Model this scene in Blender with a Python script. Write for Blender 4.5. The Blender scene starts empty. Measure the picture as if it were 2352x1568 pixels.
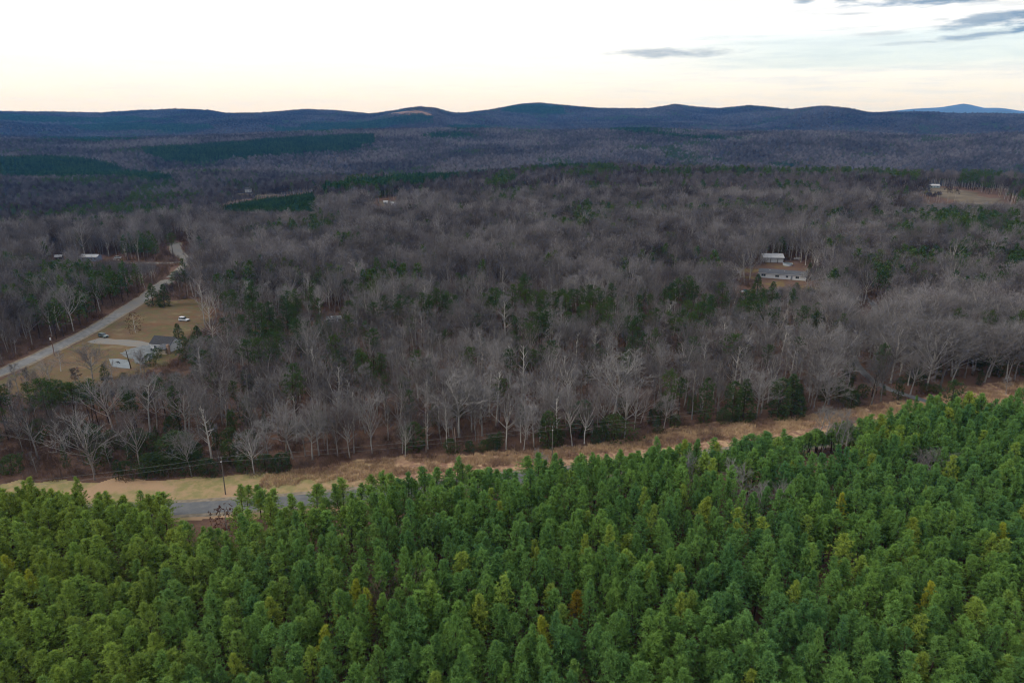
import bpy, math, random
import numpy as np
R = math.radians
C = bpy.context.scene.collection
SC = bpy.context.scene

# ------------------------------------------------------------------ camera, sky, sun, exposure
CAM_Z = 90.0
FU, CU, CV = 1568.0, 1176.0, 784.0          # lens geometry in the photograph's viewing pixels (2352 x 1568)
PITCH = math.atan((CV - 262.0) / FU)
cam_d = bpy.data.cameras.new('camera')
cam_d.lens = 24.0; cam_d.sensor_width = 36.0
cam_d.clip_start = 1.0; cam_d.clip_end = 60000.0
cam = bpy.data.objects.new('camera', cam_d); C.objects.link(cam)
cam.location = (0, 0, CAM_Z); cam.rotation_euler = (math.pi / 2 - PITCH, 0, 0)
SC.camera = cam
SC.view_settings.view_transform = 'Standard'; SC.view_settings.look = 'None'
SC.view_settings.exposure = 0.8; SC.view_settings.gamma = 1.0
SC.cycles.use_denoising = True; SC.cycles.use_adaptive_sampling = False; SC.cycles.pixel_filter_type = 'BLACKMAN_HARRIS'; SC.cycles.filter_width = 1.15; SC.cycles.denoiser = 'OPENIMAGEDENOISE'; SC.cycles.denoising_prefilter = 'ACCURATE'; SC.cycles.denoising_quality = 'HIGH'
SC.cycles.max_bounces = 5; SC.cycles.diffuse_bounces = 2; SC.cycles.glossy_bounces = 2
SC.cycles.transmission_bounces = 2; SC.cycles.volume_bounces = 0; SC.cycles.transparent_max_bounces = 8
SC.cycles.sample_clamp_indirect = 4.0
SC.render.use_persistent_data = False

SUN_AZ, SUN_EL = -105.0, 36.0                # degrees, from straight ahead, clockwise positive
world = bpy.data.worlds.new('World'); SC.world = world; world.use_nodes = True
nt = world.node_tree; nt.nodes.clear()


class NB:
    """tiny node-building helper"""
    def __init__(s, tree): s.t = tree
    def n(s, typ, **kw):
        nd = s.t.nodes.new(typ)
        for k, v in kw.items(): setattr(nd, k, v)
        return nd
    def put(s, sock, v):
        if hasattr(v, 'is_linked') or isinstance(v, bpy.types.NodeSocket): s.t.links.new(v, sock)
        else: sock.default_value = v
    def m(s, op, a, b=0.0, c=None, clamp=False):
        nd = s.n('ShaderNodeMath', operation=op); nd.use_clamp = clamp
        s.put(nd.inputs[0], a); s.put(nd.inputs[1], b)
        if c is not None: s.put(nd.inputs[2], c)
        return nd.outputs[0]
    def mix(s, f, a, b, mode='MIX'):
        nd = s.n('ShaderNodeMix', data_type='RGBA'); nd.blend_type = mode
        s.put(nd.inputs[0], f); s.put(nd.inputs[6], a); s.put(nd.inputs[7], b)
        return nd.outputs[2]
    def mixf(s, f, a, b):
        nd = s.n('ShaderNodeMix', data_type='FLOAT')
        s.put(nd.inputs[0], f); s.put(nd.inputs[2], a); s.put(nd.inputs[3], b)
        return nd.outputs[0]
    def smooth(s, x, lo, hi, a=0.0, b=1.0):
        nd = s.n('ShaderNodeMapRange'); nd.interpolation_type = 'SMOOTHSTEP'
        s.put(nd.inputs[0], x); s.put(nd.inputs[1], lo); s.put(nd.inputs[2], hi)
        s.put(nd.inputs[3], a); s.put(nd.inputs[4], b)
        return nd.outputs[0]
    def noise(s, vec, scale, detail=3.0, rough=0.55, out='Fac'):
        nd = s.n('ShaderNodeTexNoise')
        if vec is not None: s.t.links.new(vec, nd.inputs['Vector'])
        nd.inputs['Scale'].default_value = scale; nd.inputs['Detail'].default_value = detail
        nd.inputs['Roughness'].default_value = rough
        return nd.outputs[out]
    def comb(s, x, y, z):
        nd = s.n('ShaderNodeCombineXYZ')
        s.put(nd.inputs[0], x); s.put(nd.inputs[1], y); s.put(nd.inputs[2], z)
        return nd.outputs[0]


def px_dir(u, v):
    a, b = (u - CU) / FU, (CV - v) / FU
    cp, sp = math.cos(PITCH), math.sin(PITCH)
    return np.array([a, cp + b * sp, -sp + b * cp])


def az_el(u, v):
    d = px_dir(u, v)
    return math.degrees(math.atan2(d[0], d[1])), math.degrees(math.atan2(d[2], math.hypot(d[0], d[1])))


def build_sky():
    k = NB(nt)
    tc = k.n('ShaderNodeTexCoord')
    sep = k.n('ShaderNodeSeparateXYZ'); nt.links.new(tc.outputs['Generated'], sep.inputs[0])
    x, y, z = sep.outputs
    az = k.m('DEGREES', k.m('ARCTAN2', x, y)); el = k.m('DEGREES', k.m('ARCSINE', z))
    sky = k.n('ShaderNodeTexSky'); sky.sky_type = 'NISHITA'; sky.sun_disc = False
    sky.sun_elevation = R(SUN_EL); sky.sun_rotation = R(SUN_AZ)
    sky.air_density = 1.0; sky.dust_density = 1.5
    STR = 0.1
    def c(r, g, b): return (r / STR, g / STR, b / STR, 1)
    # cloud veil: warm at the horizon, white above, cool grey overhead and behind
    dz = k.m('ABSOLUTE', k.m('SUBTRACT', az, -12.0))
    front = k.smooth(dz, 35.0, 130.0, 1.0, 0.0)
    warm = k.smooth(el, -1.0, 6.5, 1.0, 0.0)
    streak_v = k.comb(k.m('MULTIPLY', az, 0.035), k.m('MULTIPLY', el, 0.42), 0.0)
    n1 = k.noise(streak_v, 1.6, 5.0, 0.6)
    n2 = k.noise(streak_v, 4.5, 4.0, 0.6)
    hi = k.mix(front, c(*SKY_BACK), c(*SKY_FRONT))
    overhead = k.smooth(el, 14.0, 60.0)
    hi = k.mix(overhead, hi, c(*SKY_TOP))
    right = k.smooth(az, -5.0, 33.0)
    wcol = k.mix(right, c(0.61, 0.553, 0.465), c(0.54, 0.505, 0.44))
    veil = k.mix(k.m('MULTIPLY', warm, front), hi, wcol)
    greyv = k.mix(k.smooth(n2, 0.42, 0.7), veil, c(0.505, 0.515, 0.53))
    veil = k.mix(k.m('ADD', k.m('MULTIPLY', right, 0.55), 0.35), veil, greyv)
    # thin blue gap low on the right
    e2 = k.m('ADD', el, k.m('MULTIPLY', k.m('SUBTRACT', n1, 0.5), 1.6))
    gap = k.m('MULTIPLY', k.smooth(e2, 2.5, 3.6), k.smooth(e2, 5.0, 6.0, 1.0, 0.0))
    gap = k.m('MULTIPLY', gap, k.smooth(az, 4.0, 24.0, 0.0, 0.6))
    gapcol = k.mix(0.6, sky.outputs[0], c(0.36, 0.47, 0.53))
    col = k.mix(gap, veil, gapcol)
    wisps = k.smooth(n1, 0.50, 0.72)
    col = k.mix(k.m('MULTIPLY', k.m('MULTIPLY', wisps, right), 0.3), col, c(0.38, 0.42, 0.46))
    col = k.mix(0.05, col, sky.outputs[0])
    # separate dark clouds
    dn = k.noise(k.comb(k.m('MULTIPLY', az, 0.16), k.m('MULTIPLY', el, 0.95), 3.7), 2.2, 6.0, 0.62)
    dn2 = k.noise(k.comb(k.m('MULTIPLY', az, 0.5), k.m('MULTIPLY', el, 2.4), 1.7), 2.2, 5.0, 0.6)
    for (u, v, hw, hh, slope, dark, tone) in DARK_CLOUDS:
        a0, e0 = az_el(u, v)
        ra = abs(az_el(u + hw, v)[0] - a0); re = abs(az_el(u, v + hh)[1] - e0)
        da = k.m('SUBTRACT', az, a0)
        ra *= 1.1; re *= .8
        de = k.m('SUBTRACT', k.m('SUBTRACT', el, e0), k.m('MULTIPLY', da, slope))
        rr = k.m('ADD', k.m('POWER', k.m('DIVIDE', k.m('ABSOLUTE', da), ra), 2.0), k.m('POWER', k.m('DIVIDE', k.m('ABSOLUTE', de), re), 2.0))
        rr = k.m('ADD', k.m('SQRT', rr), k.m('MULTIPLY', k.m('SUBTRACT', dn, 0.5), 2.6))
        rr = k.m('ADD', rr, k.m('MULTIPLY', k.m('SUBTRACT', dn2, 0.5), 1.0))
        mk = k.m('MULTIPLY', k.smooth(rr, 0.2, 1.35, 1.0, 0.0), dark * .88)
        col = k.mix(mk, col, c(*tone))
    below = k.smooth(el, -6.0, -1.0)
    col = k.mix(below, c(0.05, 0.05, 0.055), col)
    bg = k.n('ShaderNodeBackground'); bg.inputs[1].default_value = STR
    nt.links.new(col, bg.inputs[0])
    out = k.n('ShaderNodeOutputWorld'); nt.links.new(bg.outputs[0], out.inputs[0])


SKY_FRONT = (0.74, 0.735, 0.725)
SKY_BACK = (0.66, 0.70, 0.76)
SKY_TOP = (0.84, 0.87, 0.92)
BLUE = (0.055, 0.13, 0.23); GREY = (0.20, 0.245, 0.30)
DARK_CLOUDS = [
    (1545, 122, 120, 13, 0.00, 0.85, GREY), (2160, 2, 175, 15, 0.0, 0.95, BLUE), (2290, 42, 125, 22, 0.10, 0.9, (0.11, 0.18, 0.26)),
    (2255, 80, 95, 11, 0.06, 0.85, (0.13, 0.19, 0.27)), (1852, 4, 26, 9, 0, 0.8, BLUE), (1937, 0, 34, 10, 0, 0.9, BLUE), (2350, 66, 30, 9, 0.05, 0.8, BLUE),
    (1960, 32, 50, 5, 0, 0.45, GREY), (2160, 45, 30, 5, 0, 0.45, GREY), (2020, 78, 60, 6, 0.02, 0.4, GREY), (2075, 100, 60, 5, 0.02, 0.35, GREY),
    (1050, 98, 14, 4, 0, 0.12, GREY), (2430, 30, 120, 24, 0.1, 0.9, BLUE)]
build_sky()

sd = bpy.data.lights.new('sun', 'SUN'); sd.energy = 1.3; sd.angle = R(12); sd.color = (1.0, 0.93, 0.82)
sun = bpy.data.objects.new('sun', sd); C.objects.link(sun)
sun.rotation_euler = (math.pi / 2 - R(SUN_EL), 0, math.pi - R(SUN_AZ)); sun.location = (0, -20, 140)

# ------------------------------------------------------------------ terrain
def sstep(a, b, x):
    t = np.clip((x - a) / (b - a), 0, 1); return t * t * (3 - 2 * t)

SKYLINE = [(-400, 255), (0, 257), (130, 258), (230, 260), (330, 254), (400, 251), (480, 254), (520, 261), (600, 260), (700, 252), (760, 254), (850, 262), (900, 255),
           (930, 250), (965, 246), (1000, 249), (1040, 260), (1070, 260), (1130, 252), (1200, 239), (1240, 237), (1300, 243), (1370, 249), (1430, 250),
           (1490, 250), (1550, 240), (1600, 246), (1650, 250), (1720, 243), (1780, 248), (1820, 252), (1870, 246), (1900, 245), (1950, 250), (2000, 260),
           (2060, 258), (2140, 258), (2200, 262), (2260, 261), (2352, 263), (2800, 258)]
SK_AZ = np.array([az_el(u, v)[0] for u, v in SKYLINE]); SK_EL = np.array([az_el(u, v)[1] for u, v in SKYLINE])
MTN = [(1960, 262), (2040, 256), (2100, 250), (2160, 247), (2190, 242), (2215, 238), (2235, 242), (2260, 248), (2300, 248), (2352, 256), (2420, 252), (2600, 258)]
MT_AZ = np.array([az_el(u, v)[0] for u, v in MTN]); MT_EL = np.array([az_el(u, v)[1] for u, v in MTN])
PD = [0, 400, 600, 800, 950, 1050, 1200, 1400, 1700, 2000, 2300, 2600, 3100, 3700, 4200, 6500, 9000, 16000]
PR = [0, 0, 2, 6, 8, 2, -22, -56, -64, -40, -4, 26, -14, -26, 14, 20, 10, 0]
PL = [0, 0, -6, -20, -27, -29, -26, -24, -30, -12, 10, 2, -14, -14, 16, 20, 10, 0]
PC = [0, 0, -1, -4, -8, -12, -26, -48, -50, -30, -4, 20, -16, -20, 14, 20, 10, 0]


def smooth_profile(P):
    d = np.arange(0, 16001, 20.0); h = np.interp(d, PD, P)
    k = np.hanning(13); k /= k.sum()
    hp = np.convolve(np.pad(h, 6, 'edge'), k, 'valid')
    return d, np.where(d < 430, 0, hp)

_D, _HR = smooth_profile(PR); _, _HL = smooth_profile(PL); _, _HC = smooth_profile(PC)


def Hgt(x, y):
    x = np.asarray(x, float); y = np.asarray(y, float)
    D = np.hypot(x, y); az = np.degrees(np.arctan2(x, y))
    hr, hl, hc = np.interp(D, _D, _HR), np.interp(D, _D, _HL), np.interp(D, _D, _HC)
    a1 = sstep(-24, -12, az); a2 = sstep(-6, 6, az)
    h = hl * (1 - a1) + a1 * (hc * (1 - a2) + hr * a2)
    w = (np.sin(x / 210 + 1.3 + .6 * np.sin(y / 340)) * np.cos(y / 260 + .7) + .6 * np.sin(x / 117 - y / 150 + 2) +
         1.4 * np.sin(x / 620 + y / 480 + .4) * np.cos(x / 900 - y / 700))
    h = h + w * (1.5 * sstep(450, 900, D) + 5.5 * sstep(1200, 1900, D) + 5 * sstep(2700, 3400, D) - 6 * sstep(4400, 4900, D))
    back = sstep(62, 80, np.abs(az))
    Rr = 5200 + 350 * np.sin(np.radians(az) * 9) + 250 * np.sin(np.radians(az) * 23 + 1)
    top = 90 - 15 + Rr * np.tan(np.radians(np.interp(az, SK_AZ, SK_EL)))
    up = sstep(-1500, 0, D - Rr) ** 1.25
    down = sstep(0, 1600, D - Rr)
    ridge = np.where(D < Rr, h + (top - h) * up, top + (h - 30 - top) * down)
    h = ridge * (1 - back) + h * back
    mt = 90 + 21000 * np.tan(np.radians(np.interp(az, MT_AZ, MT_EL)))
    h = h + (mt - h) * sstep(16500, 21000, D) * (1 - sstep(21000, 25000, D)) * sstep(8, 20, az)
    return h


def h1(x, y): return float(Hgt(x, y))


def at(u, v, z=0.0):
    """ground point (raised by z) seen at pixel u, v of the photograph"""
    d = px_dir(u, v); hl = math.hypot(d[0], d[1]); d = d / hl
    s = np.concatenate([np.arange(40, 1500, 1.0), np.arange(1500, 7000, 8.0)])
    zz = CAM_Z + s * d[2] - Hgt(s * d[0], s * d[1]) - z
    i = np.argmax(zz <= 0)
    if zz[i] > 0:
        i = int(np.argmin(zz[s < 6000] / s[s < 6000])); return (s[i] * d[0], s[i] * d[1])
    if i > 0:
        t = zz[i - 1] / (zz[i - 1] - zz[i]); ss = s[i - 1] + t * (s[i] - s[i - 1])
    else: ss = s[0]
    return (ss * d[0], ss * d[1])


def top_at(x, y, v):
    """height above ground that puts the top of something standing at x, y at pixel row v"""
    b = (CV - v) / FU
    cp, sp = math.cos(PITCH), math.sin(PITCH)
    t = y / (cp + b * sp)
    return CAM_Z + t * (-sp + b * cp) - h1(x, y)


def project(x, y, z):
    cp, sp = math.cos(PITCH), math.sin(PITCH)
    dz = z - CAM_Z
    dep = y * cp - dz * sp; upc = y * sp + dz * cp
    return CU + FU * x / dep, CV - FU * upc / dep


def poly(pts, z=0.0): return np.array([at(u, v, z) for u, v in pts])


def inside(P, x, y):
    x = np.asarray(x); y = np.asarray(y); c = np.zeros(x.shape, bool); n = len(P)
    for i in range(n):
        x0, y0 = P[i]; x1, y1 = P[(i + 1) % n]
        cond = ((y0 > y) != (y1 > y))
        with np.errstate(divide='ignore', invalid='ignore'):
            c ^= cond & (x < (x1 - x0) * (y - y0) / (y1 - y0 + 1e-12) + x0)
    return c


def dist_line(P, x, y):
    best = np.full(np.shape(x), 1e9)
    for i in range(len(P) - 1):
        a, b = P[i], P[i + 1]; ab = b - a; L2 = ab @ ab
        t = np.clip(((x - a[0]) * ab[0] + (y - a[1]) * ab[1]) / L2, 0, 1)
        best = np.minimum(best, np.hypot(x - a[0] - t * ab[0], y - a[1] - t * ab[1]))
    return best


def vnoise(x, y, s, seed=0):
    """smooth value noise 0..1"""
    x = np.asarray(x) / s + seed * 17.3; y = np.asarray(y) / s - seed * 9.1
    xi, yi = np.floor(x).astype(int), np.floor(y).astype(int); fx, fy = x - xi, y - yi
    fx = fx * fx * (3 - 2 * fx); fy = fy * fy * (3 - 2 * fy)
    def hsh(a, b):
        q = np.sin(a * 127.1 + b * 311.7 + seed * 74.7) * 43758.5453
        return q - np.floor(q)
    return ((hsh(xi, yi) * (1 - fx) + hsh(xi + 1, yi) * fx) * (1 - fy) + (hsh(xi, yi + 1) * (1 - fx) + hsh(xi + 1, yi + 1) * fx) * fy)

# ------------------------------------------------------------------ object helpers
def tag(o, label=None, cat=None, group=None, kind=None):
    if label: o['label'] = label
    if cat: o['category'] = cat
    if group: o['group'] = group
    if kind: o['kind'] = kind
    return o


def mesh(name, V, F, mats, mi=None, smooth=False):
    me = bpy.data.meshes.new(name)
    if isinstance(F, np.ndarray) and F.ndim == 2:
        V = np.asarray(V, np.float32); n, k = F.shape
        me.vertices.add(len(V)); me.vertices.foreach_set('co', V.ravel())
        me.loops.add(n * k); me.loops.foreach_set('vertex_index', F.ravel().astype(np.int32))
        me.polygons.add(n); me.polygons.foreach_set('loop_start', np.arange(0, n * k, k, dtype=np.int32))
        me.polygons.foreach_set('loop_total', np.full(n, k, np.int32))
    else:
        me.from_pydata([tuple(map(float, v)) for v in V], [], [tuple(map(int, f)) for f in F])
    for m in (mats if isinstance(mats, (list, tuple)) else [mats]): me.materials.append(m)
    if mi is not None: me.polygons.foreach_set('material_index', np.asarray(mi, np.int32))
    if smooth: me.polygons.foreach_set('use_smooth', np.ones(len(me.polygons), bool))
    me.update(); me.validate()
    return me


def obj(name, me, parent=None, loc=None):
    o = bpy.data.objects.new(name, me); C.objects.link(o)
    if parent is not None: o.parent = parent
    if loc is not None: o.location = loc
    return o


def empty(name, loc, rz=0.0):
    o = bpy.data.objects.new(name, None); C.objects.link(o)
    o.location = loc; o.rotation_euler = (0, 0, rz); o.empty_display_size = 1.0
    return o


class MB:
    """collects boxes, prisms and tubes into one mesh"""
    def __init__(s): s.V = []; s.F = []
    def raw(s, V, F):
        o = len(s.V); s.V += [tuple(v) for v in V]; s.F += [tuple(i + o for i in f) for f in F]; return s
    def box(s, x0, x1, y0, y1, z0, z1):
        return s.raw([(x0, y0, z0), (x1, y0, z0), (x1, y1, z0), (x0, y1, z0), (x0, y0, z1), (x1, y0, z1), (x1, y1, z1), (x0, y1, z1)],
                     [(0, 3, 2, 1), (4, 5, 6, 7), (0, 1, 5, 4), (1, 2, 6, 5), (2, 3, 7, 6), (3, 0, 4, 7)])
    def prism(s, prof, y0, y1, axis='y'):
        n = len(prof)
        f = (lambda a, b, c: (a, c, b)) if axis == 'y' else (lambda a, b, c: (c, a, b))
        V = [f(a, b, y0) for a, b in prof] + [f(a, b, y1) for a, b in prof]
        F = [tuple(range(n))[::-1], tuple(range(n, 2 * n))] + [(i, (i + 1) % n, (i + 1) % n + n, i + n) for i in range(n)]
        return s.raw(V, F)
    def tube(s, pts, rad, n=8, cap=True):
        pts = [np.array(p, float) for p in pts]; V = []; F = []
        for i, p in enumerate(pts):
            d = pts[min(i + 1, len(pts) - 1)] - pts[max(i - 1, 0)]; d = d / (np.linalg.norm(d) + 1e-9)
            a = np.cross(d, (0, 0, 1) if abs(d[2]) < .9 else (1, 0, 0)); a /= np.linalg.norm(a); b = np.cross(d, a)
            r = rad[i] if isinstance(rad, (list, tuple)) else rad
            for k in range(n):
                t = 2 * math.pi * k / n; V.append(p + r * (math.cos(t) * a + math.sin(t) * b))
        for i in range(len(pts) - 1):
            for k in range(n): F.append((i * n + k, i * n + (k + 1) % n, (i + 1) * n + (k + 1) % n, (i + 1) * n + k))
        if cap: F += [tuple(range(n))[::-1], tuple(range((len(pts) - 1) * n, len(pts) * n))]
        return s.raw(V, F)
    def build(s, name, mat, parent=None, loc=None, bevel=0.0, smooth=False):
        o = obj(name, mesh(name, s.V, s.F, mat, smooth=smooth), parent, loc)
        if bevel:
            b = o.modifiers.new('bevel', 'BEVEL'); b.width = bevel; b.segments = 2; b.limit_method = 'ANGLE'
        return o

# ------------------------------------------------------------------ materials
MATS = {}


def mat(name, build):
    m = bpy.data.materials.new(name); m.use_nodes = True; m.node_tree.nodes.clear()
    k = NB(m.node_tree); sh = build(k)
    out = k.n('ShaderNodeOutputMaterial'); m.node_tree.links.new(sh, out.inputs[0])
    MATS[name] = m; return m


def principled(k, col, rough=0.8, spec=0.3, metal=0.0, bump=None, bstr=0.3, bdist=0.05):
    p = k.n('ShaderNodeBsdfPrincipled')
    k.put(p.inputs['Base Color'], col); k.put(p.inputs['Roughness'], rough)
    p.inputs['Metallic'].default_value = metal; p.inputs['Specular IOR Level'].default_value = spec
    if bump is not None:
        b = k.n('ShaderNodeBump'); b.inputs['Strength'].default_value = bstr; b.inputs['Distance'].default_value = bdist
        k.put(b.inputs['Height'], bump); k.t.links.new(b.outputs[0], p.inputs['Normal'])
    return p.outputs[0]


ALB = 0.55


def rgb(*c): return (c[0] * ALB, c[1] * ALB, c[2] * ALB, 1.0)


def simple(name, col, rough=0.7, spec=0.3, metal=0.0, var=0.15, scale=1.5):
    def b(k):
        g = k.n('ShaderNodeNewGeometry').outputs['Position']
        n = k.noise(g, scale, 4.0)
        c = k.mix(k.smooth(n, .3, .75), rgb(*[x * (1 - var) for x in col]), rgb(*[min(1, x * (1 + var)) for x in col]))
        return principled(k, c, rough, spec, metal)
    return mat(name, b)


def foliage(name, cols, trans=0.35, left_warm_light=0.0, big=70.0, lift=1.0):
    """cols: list of three leaf colours, chosen per tree and per patch of wood"""
    def b(k):
        oi = k.n('ShaderNodeObjectInfo'); g = k.n('ShaderNodeNewGeometry').outputs['Position']
        n = k.noise(oi.outputs['Location'], 1.0 / big, 2.0)
        c = k.mix(k.smooth(oi.outputs['Random'], 0.0, 1.0), rgb(*cols[0]), rgb(*cols[1]))
        c = k.mix(k.m('MULTIPLY', k.smooth(n, .42, .62), .55), c, rgb(*cols[2]))
        if left_warm_light:
            sp = k.n('ShaderNodeSeparateXYZ'); k.t.links.new(oi.outputs['Location'], sp.inputs[0])
            rnd = k.m('FRACT', k.m('MULTIPLY', oi.outputs['Random'], 7.31))
            yl = k.smooth(k.m('ADD', sp.outputs[0], k.m('MULTIPLY', rnd, 55.0)), -75.0, 20.0, 1.0, 0.0)  # warm light from the left, put into the needle colour as yellow
            yy = k.m('MAXIMUM', k.m('MULTIPLY', yl, left_warm_light), k.smooth(rnd, .90, .97, 0.0, .85))
            c = k.mix(yy, c, rgb(*cols[3]))
        bri = k.noise(oi.outputs['Location'], .16, 2.0)
        c = k.mix(k.smooth(bri, .40, .66, 0.0, .45), c, rgb(*[q * lift for q in cols[1]]))
        n2 = k.noise(g, 1.3, 3.0)
        c = k.mix(k.smooth(n2, .3, .7, .0, .5), c, rgb(*[q * .55 for q in cols[0]]))
        d = k.n('ShaderNodeBsdfDiffuse'); k.put(d.inputs[0], c)
        t = k.n('ShaderNodeBsdfTranslucent'); k.put(t.inputs[0], c)
        mx = k.n('ShaderNodeMixShader'); mx.inputs[0].default_value = trans
        k.t.links.new(d.outputs[0], mx.inputs[1]); k.t.links.new(t.outputs[0], mx.inputs[2])
        return mx.outputs[0]
    return mat(name, b)


def bark(name, a, b_, reach=120.0, wide=.35):
    def b(k):
        oi = k.n('ShaderNodeObjectInfo'); g = k.n('ShaderNodeNewGeometry').outputs['Position']
        n = k.noise(oi.outputs['Location'], 1.0 / reach, 3.0)
        f = k.m('ADD', k.m('MULTIPLY', oi.outputs['Random'], 1 - wide), k.m('MULTIPLY', k.smooth(n, .38, .62), wide))
        c = k.mix(f, rgb(*a), rgb(*b_))
        warm = k.smooth(k.m('FRACT', k.m('MULTIPLY', oi.outputs['Random'], 13.7)), .72, .95, 0.0, .5)
        c = k.mix(warm, c, rgb(a[0] * 1.25, a[1] * .95, a[2] * .9))
        n2 = k.noise(g, 2.0, 3.0)
        c = k.mix(k.smooth(n2, .35, .75, 0, .35), c, rgb(*[x * .55 for x in a]))
        d = k.n('ShaderNodeBsdfDiffuse'); k.put(d.inputs[0], c)
        return d.outputs[0]
    return mat(name, b)


PINE = foliage('pine_needles', [(.170, .345, .100), (.310, .530, .115), (.130, .330, .140), (.54, .63, .095)], .30, .65, 30.0, 1.35)
WPINE = foliage('wild_pine_needles', [(.065, .125, .045), (.125, .190, .050), (.045, .098, .045)], .25)
CEDAR = foliage('cedar_leaves', [(.065, .120, .055), (.120, .175, .062), (.095, .130, .065)], .2)
FPINE = foliage('distant_pine_needles', [(.020, .062, .028), (.085, .170, .055), (.018, .052, .026)], .2)
RUST = foliage('rusty_oak_leaves', [(.11, .05, .035), (.16, .07, .045), (.12, .06, .04)], .3)
GOLD = foliage('yellow_needles', [(.34, .28, .03), (.42, .30, .04), (.30, .22, .04)], .3)
BARK = bark('grey_bark', (.15, .135, .125), (.85, .80, .74))
TWIG = bark('grey_twigs', (.10, .090, .090), (.46, .43, .425))
PALEB = bark('pale_bark', (.30, .28, .26), (.58, .55, .515))
PALET = bark('pale_twigs', (.25, .235, .23), (.50, .47, .455))
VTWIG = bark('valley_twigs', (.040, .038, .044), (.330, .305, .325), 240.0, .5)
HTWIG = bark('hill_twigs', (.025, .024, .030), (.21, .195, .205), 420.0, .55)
PBARK = bark('pine_bark', (.07, .052, .042), (.12, .09, .07))
SNAGM = bark('weathered_wood', (.26, .19, .15), (.38, .30, .25))
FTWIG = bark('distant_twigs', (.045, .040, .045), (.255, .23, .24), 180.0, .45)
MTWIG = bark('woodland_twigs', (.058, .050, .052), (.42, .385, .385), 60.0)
BRUSH = bark('brush_stems', (.12, .075, .058), (.24, .18, .15), 40.0)


def straw_b(k):
    oi = k.n('ShaderNodeObjectInfo'); g = k.n('ShaderNodeNewGeometry').outputs['Position']
    n = k.noise(oi.outputs['Location'], .11, 4.0, .65)
    c = k.mix(k.smooth(n, .38, .60), rgb(.33, .21, .15), rgb(.80, .57, .34))
    c = k.mix(k.smooth(oi.outputs['Random'], .4, 1, 0, .6), c, rgb(.52, .32, .22))
    d = k.n('ShaderNodeBsdfDiffuse'); k.put(d.inputs[0], c)
    return d.outputs[0]
STRAW = mat('dry_grass', straw_b)


def ground_b(k):
    g = k.n('ShaderNodeNewGeometry').outputs['Position']
    a = k.noise(g, .02, 5.0); b = k.noise(g, .35, 6.0, .7); c3 = k.noise(g, 3.0, 4.0, .7)
    c = k.mix(k.smooth(a, .35, .68), rgb(.115, .068, .052), rgb(.20, .115, .082))
    c = k.mix(k.smooth(b, .45, .72), c, rgb(.24, .145, .10))
    c = k.mix(k.smooth(c3, .4, .75, 0, .6), c, rgb(.05, .034, .028))
    return principled(k, c, .95, .1, bump=b, bstr=.6, bdist=.4)
GROUND = mat('leaf_litter', ground_b)


def hills_b(k):
    g = k.n('ShaderNodeNewGeometry').outputs['Position']
    a = k.noise(g, .004, 6.0); b = k.noise(g, .06, 4.0, .7)
    c = k.mix(k.smooth(a, .4, .65), rgb(.045, .042, .046), rgb(.07, .058, .06))
    c = k.mix(k.smooth(b, .35, .7, 0, .7), c, rgb(.02, .02, .023))
    return principled(k, c, .95, .05)
HILLS = mat('wooded_slope', hills_b)


def lawn_b(k):
    g = k.n('ShaderNodeNewGeometry').outputs['Position']
    a = k.noise(g, .05, 5.0, .6); b = k.noise(g, .22, 6.0, .7); c3 = k.noise(g, 2.5, 4.0, .7)
    st = k.n('ShaderNodeMapping'); k.t.links.new(g, st.inputs[0]); st.inputs['Scale'].default_value = (.05, .5, 1)
    s = k.noise(st.outputs[0], 1.0, 4.0)
    c = k.mix(k.smooth(a, .42, .60), rgb(.20, .14, .078), rgb(.14, .13, .055))
    c = k.mix(k.smooth(b, .45, .62), c, rgb(.21, .115, .070))
    c = k.mix(k.smooth(s, .52, .66, 0, .6), c, rgb(.15, .10, .055))
    c = k.mix(k.smooth(c3, .40, .7, 0, .65), c, rgb(.115, .085, .045))
    c4 = k.noise(g, .12, 3.0); c = k.mix(k.smooth(c4, .55, .68, 0, .7), c, rgb(.25, .19, .11))
    c = k.mix(k.smooth(c4, .45, .34, 0, .55), c, rgb(.13, .085, .055))
    return principled(k, c, .95, .1, bump=b, bstr=.5, bdist=.3)
LAWN = mat('winter_lawn', lawn_b)


def verge_b(k):
    g = k.n('ShaderNodeNewGeometry').outputs['Position']
    a = k.noise(g, .06, 5.0, .6); b = k.noise(g, .4, 6.0, .7); c3 = k.noise(g, 4.0, 4.0, .7)
    sp = k.n('ShaderNodeSeparateXYZ'); k.t.links.new(g, sp.inputs[0])
    lf = k.smooth(k.m('ADD', sp.outputs[0], k.m('MULTIPLY', a, 30.0)), -45.0, -5.0, 1.0, 0.0)
    dry = k.mix(k.smooth(b, .42, .62), rgb(.30, .17, .12), rgb(.58, .39, .23))
    mown = k.mix(k.smooth(b, .42, .60), rgb(.30, .27, .115), rgb(.44, .32, .17))
    mown = k.mix(k.smooth(a, .46, .58), mown, rgb(.50, .33, .20))
    c = k.mix(lf, dry, mown)
    c = k.mix(k.smooth(c3, .5, .8, 0, .5), c, rgb(.15, .10, .06))
    return principled(k, c, .95, .1, bump=b, bstr=.6, bdist=.3)
VERGE = mat('roadside_verge', verge_b)


def asphalt_b(k):
    g = k.n('ShaderNodeNewGeometry').outputs['Position']
    b = k.noise(g, .5, 6.0, .65); c3 = k.noise(g, 8.0, 3.0)
    c = k.mix(k.smooth(b, .35, .7), rgb(.150, .155, .165), rgb(.215, .215, .215))
    c = k.mix(k.smooth(c3, .4, .8, 0, .4), c, rgb(.11, .11, .115))
    return principled(k, c, .9, .2)
ASPH = mat('worn_asphalt', asphalt_b)


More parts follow.
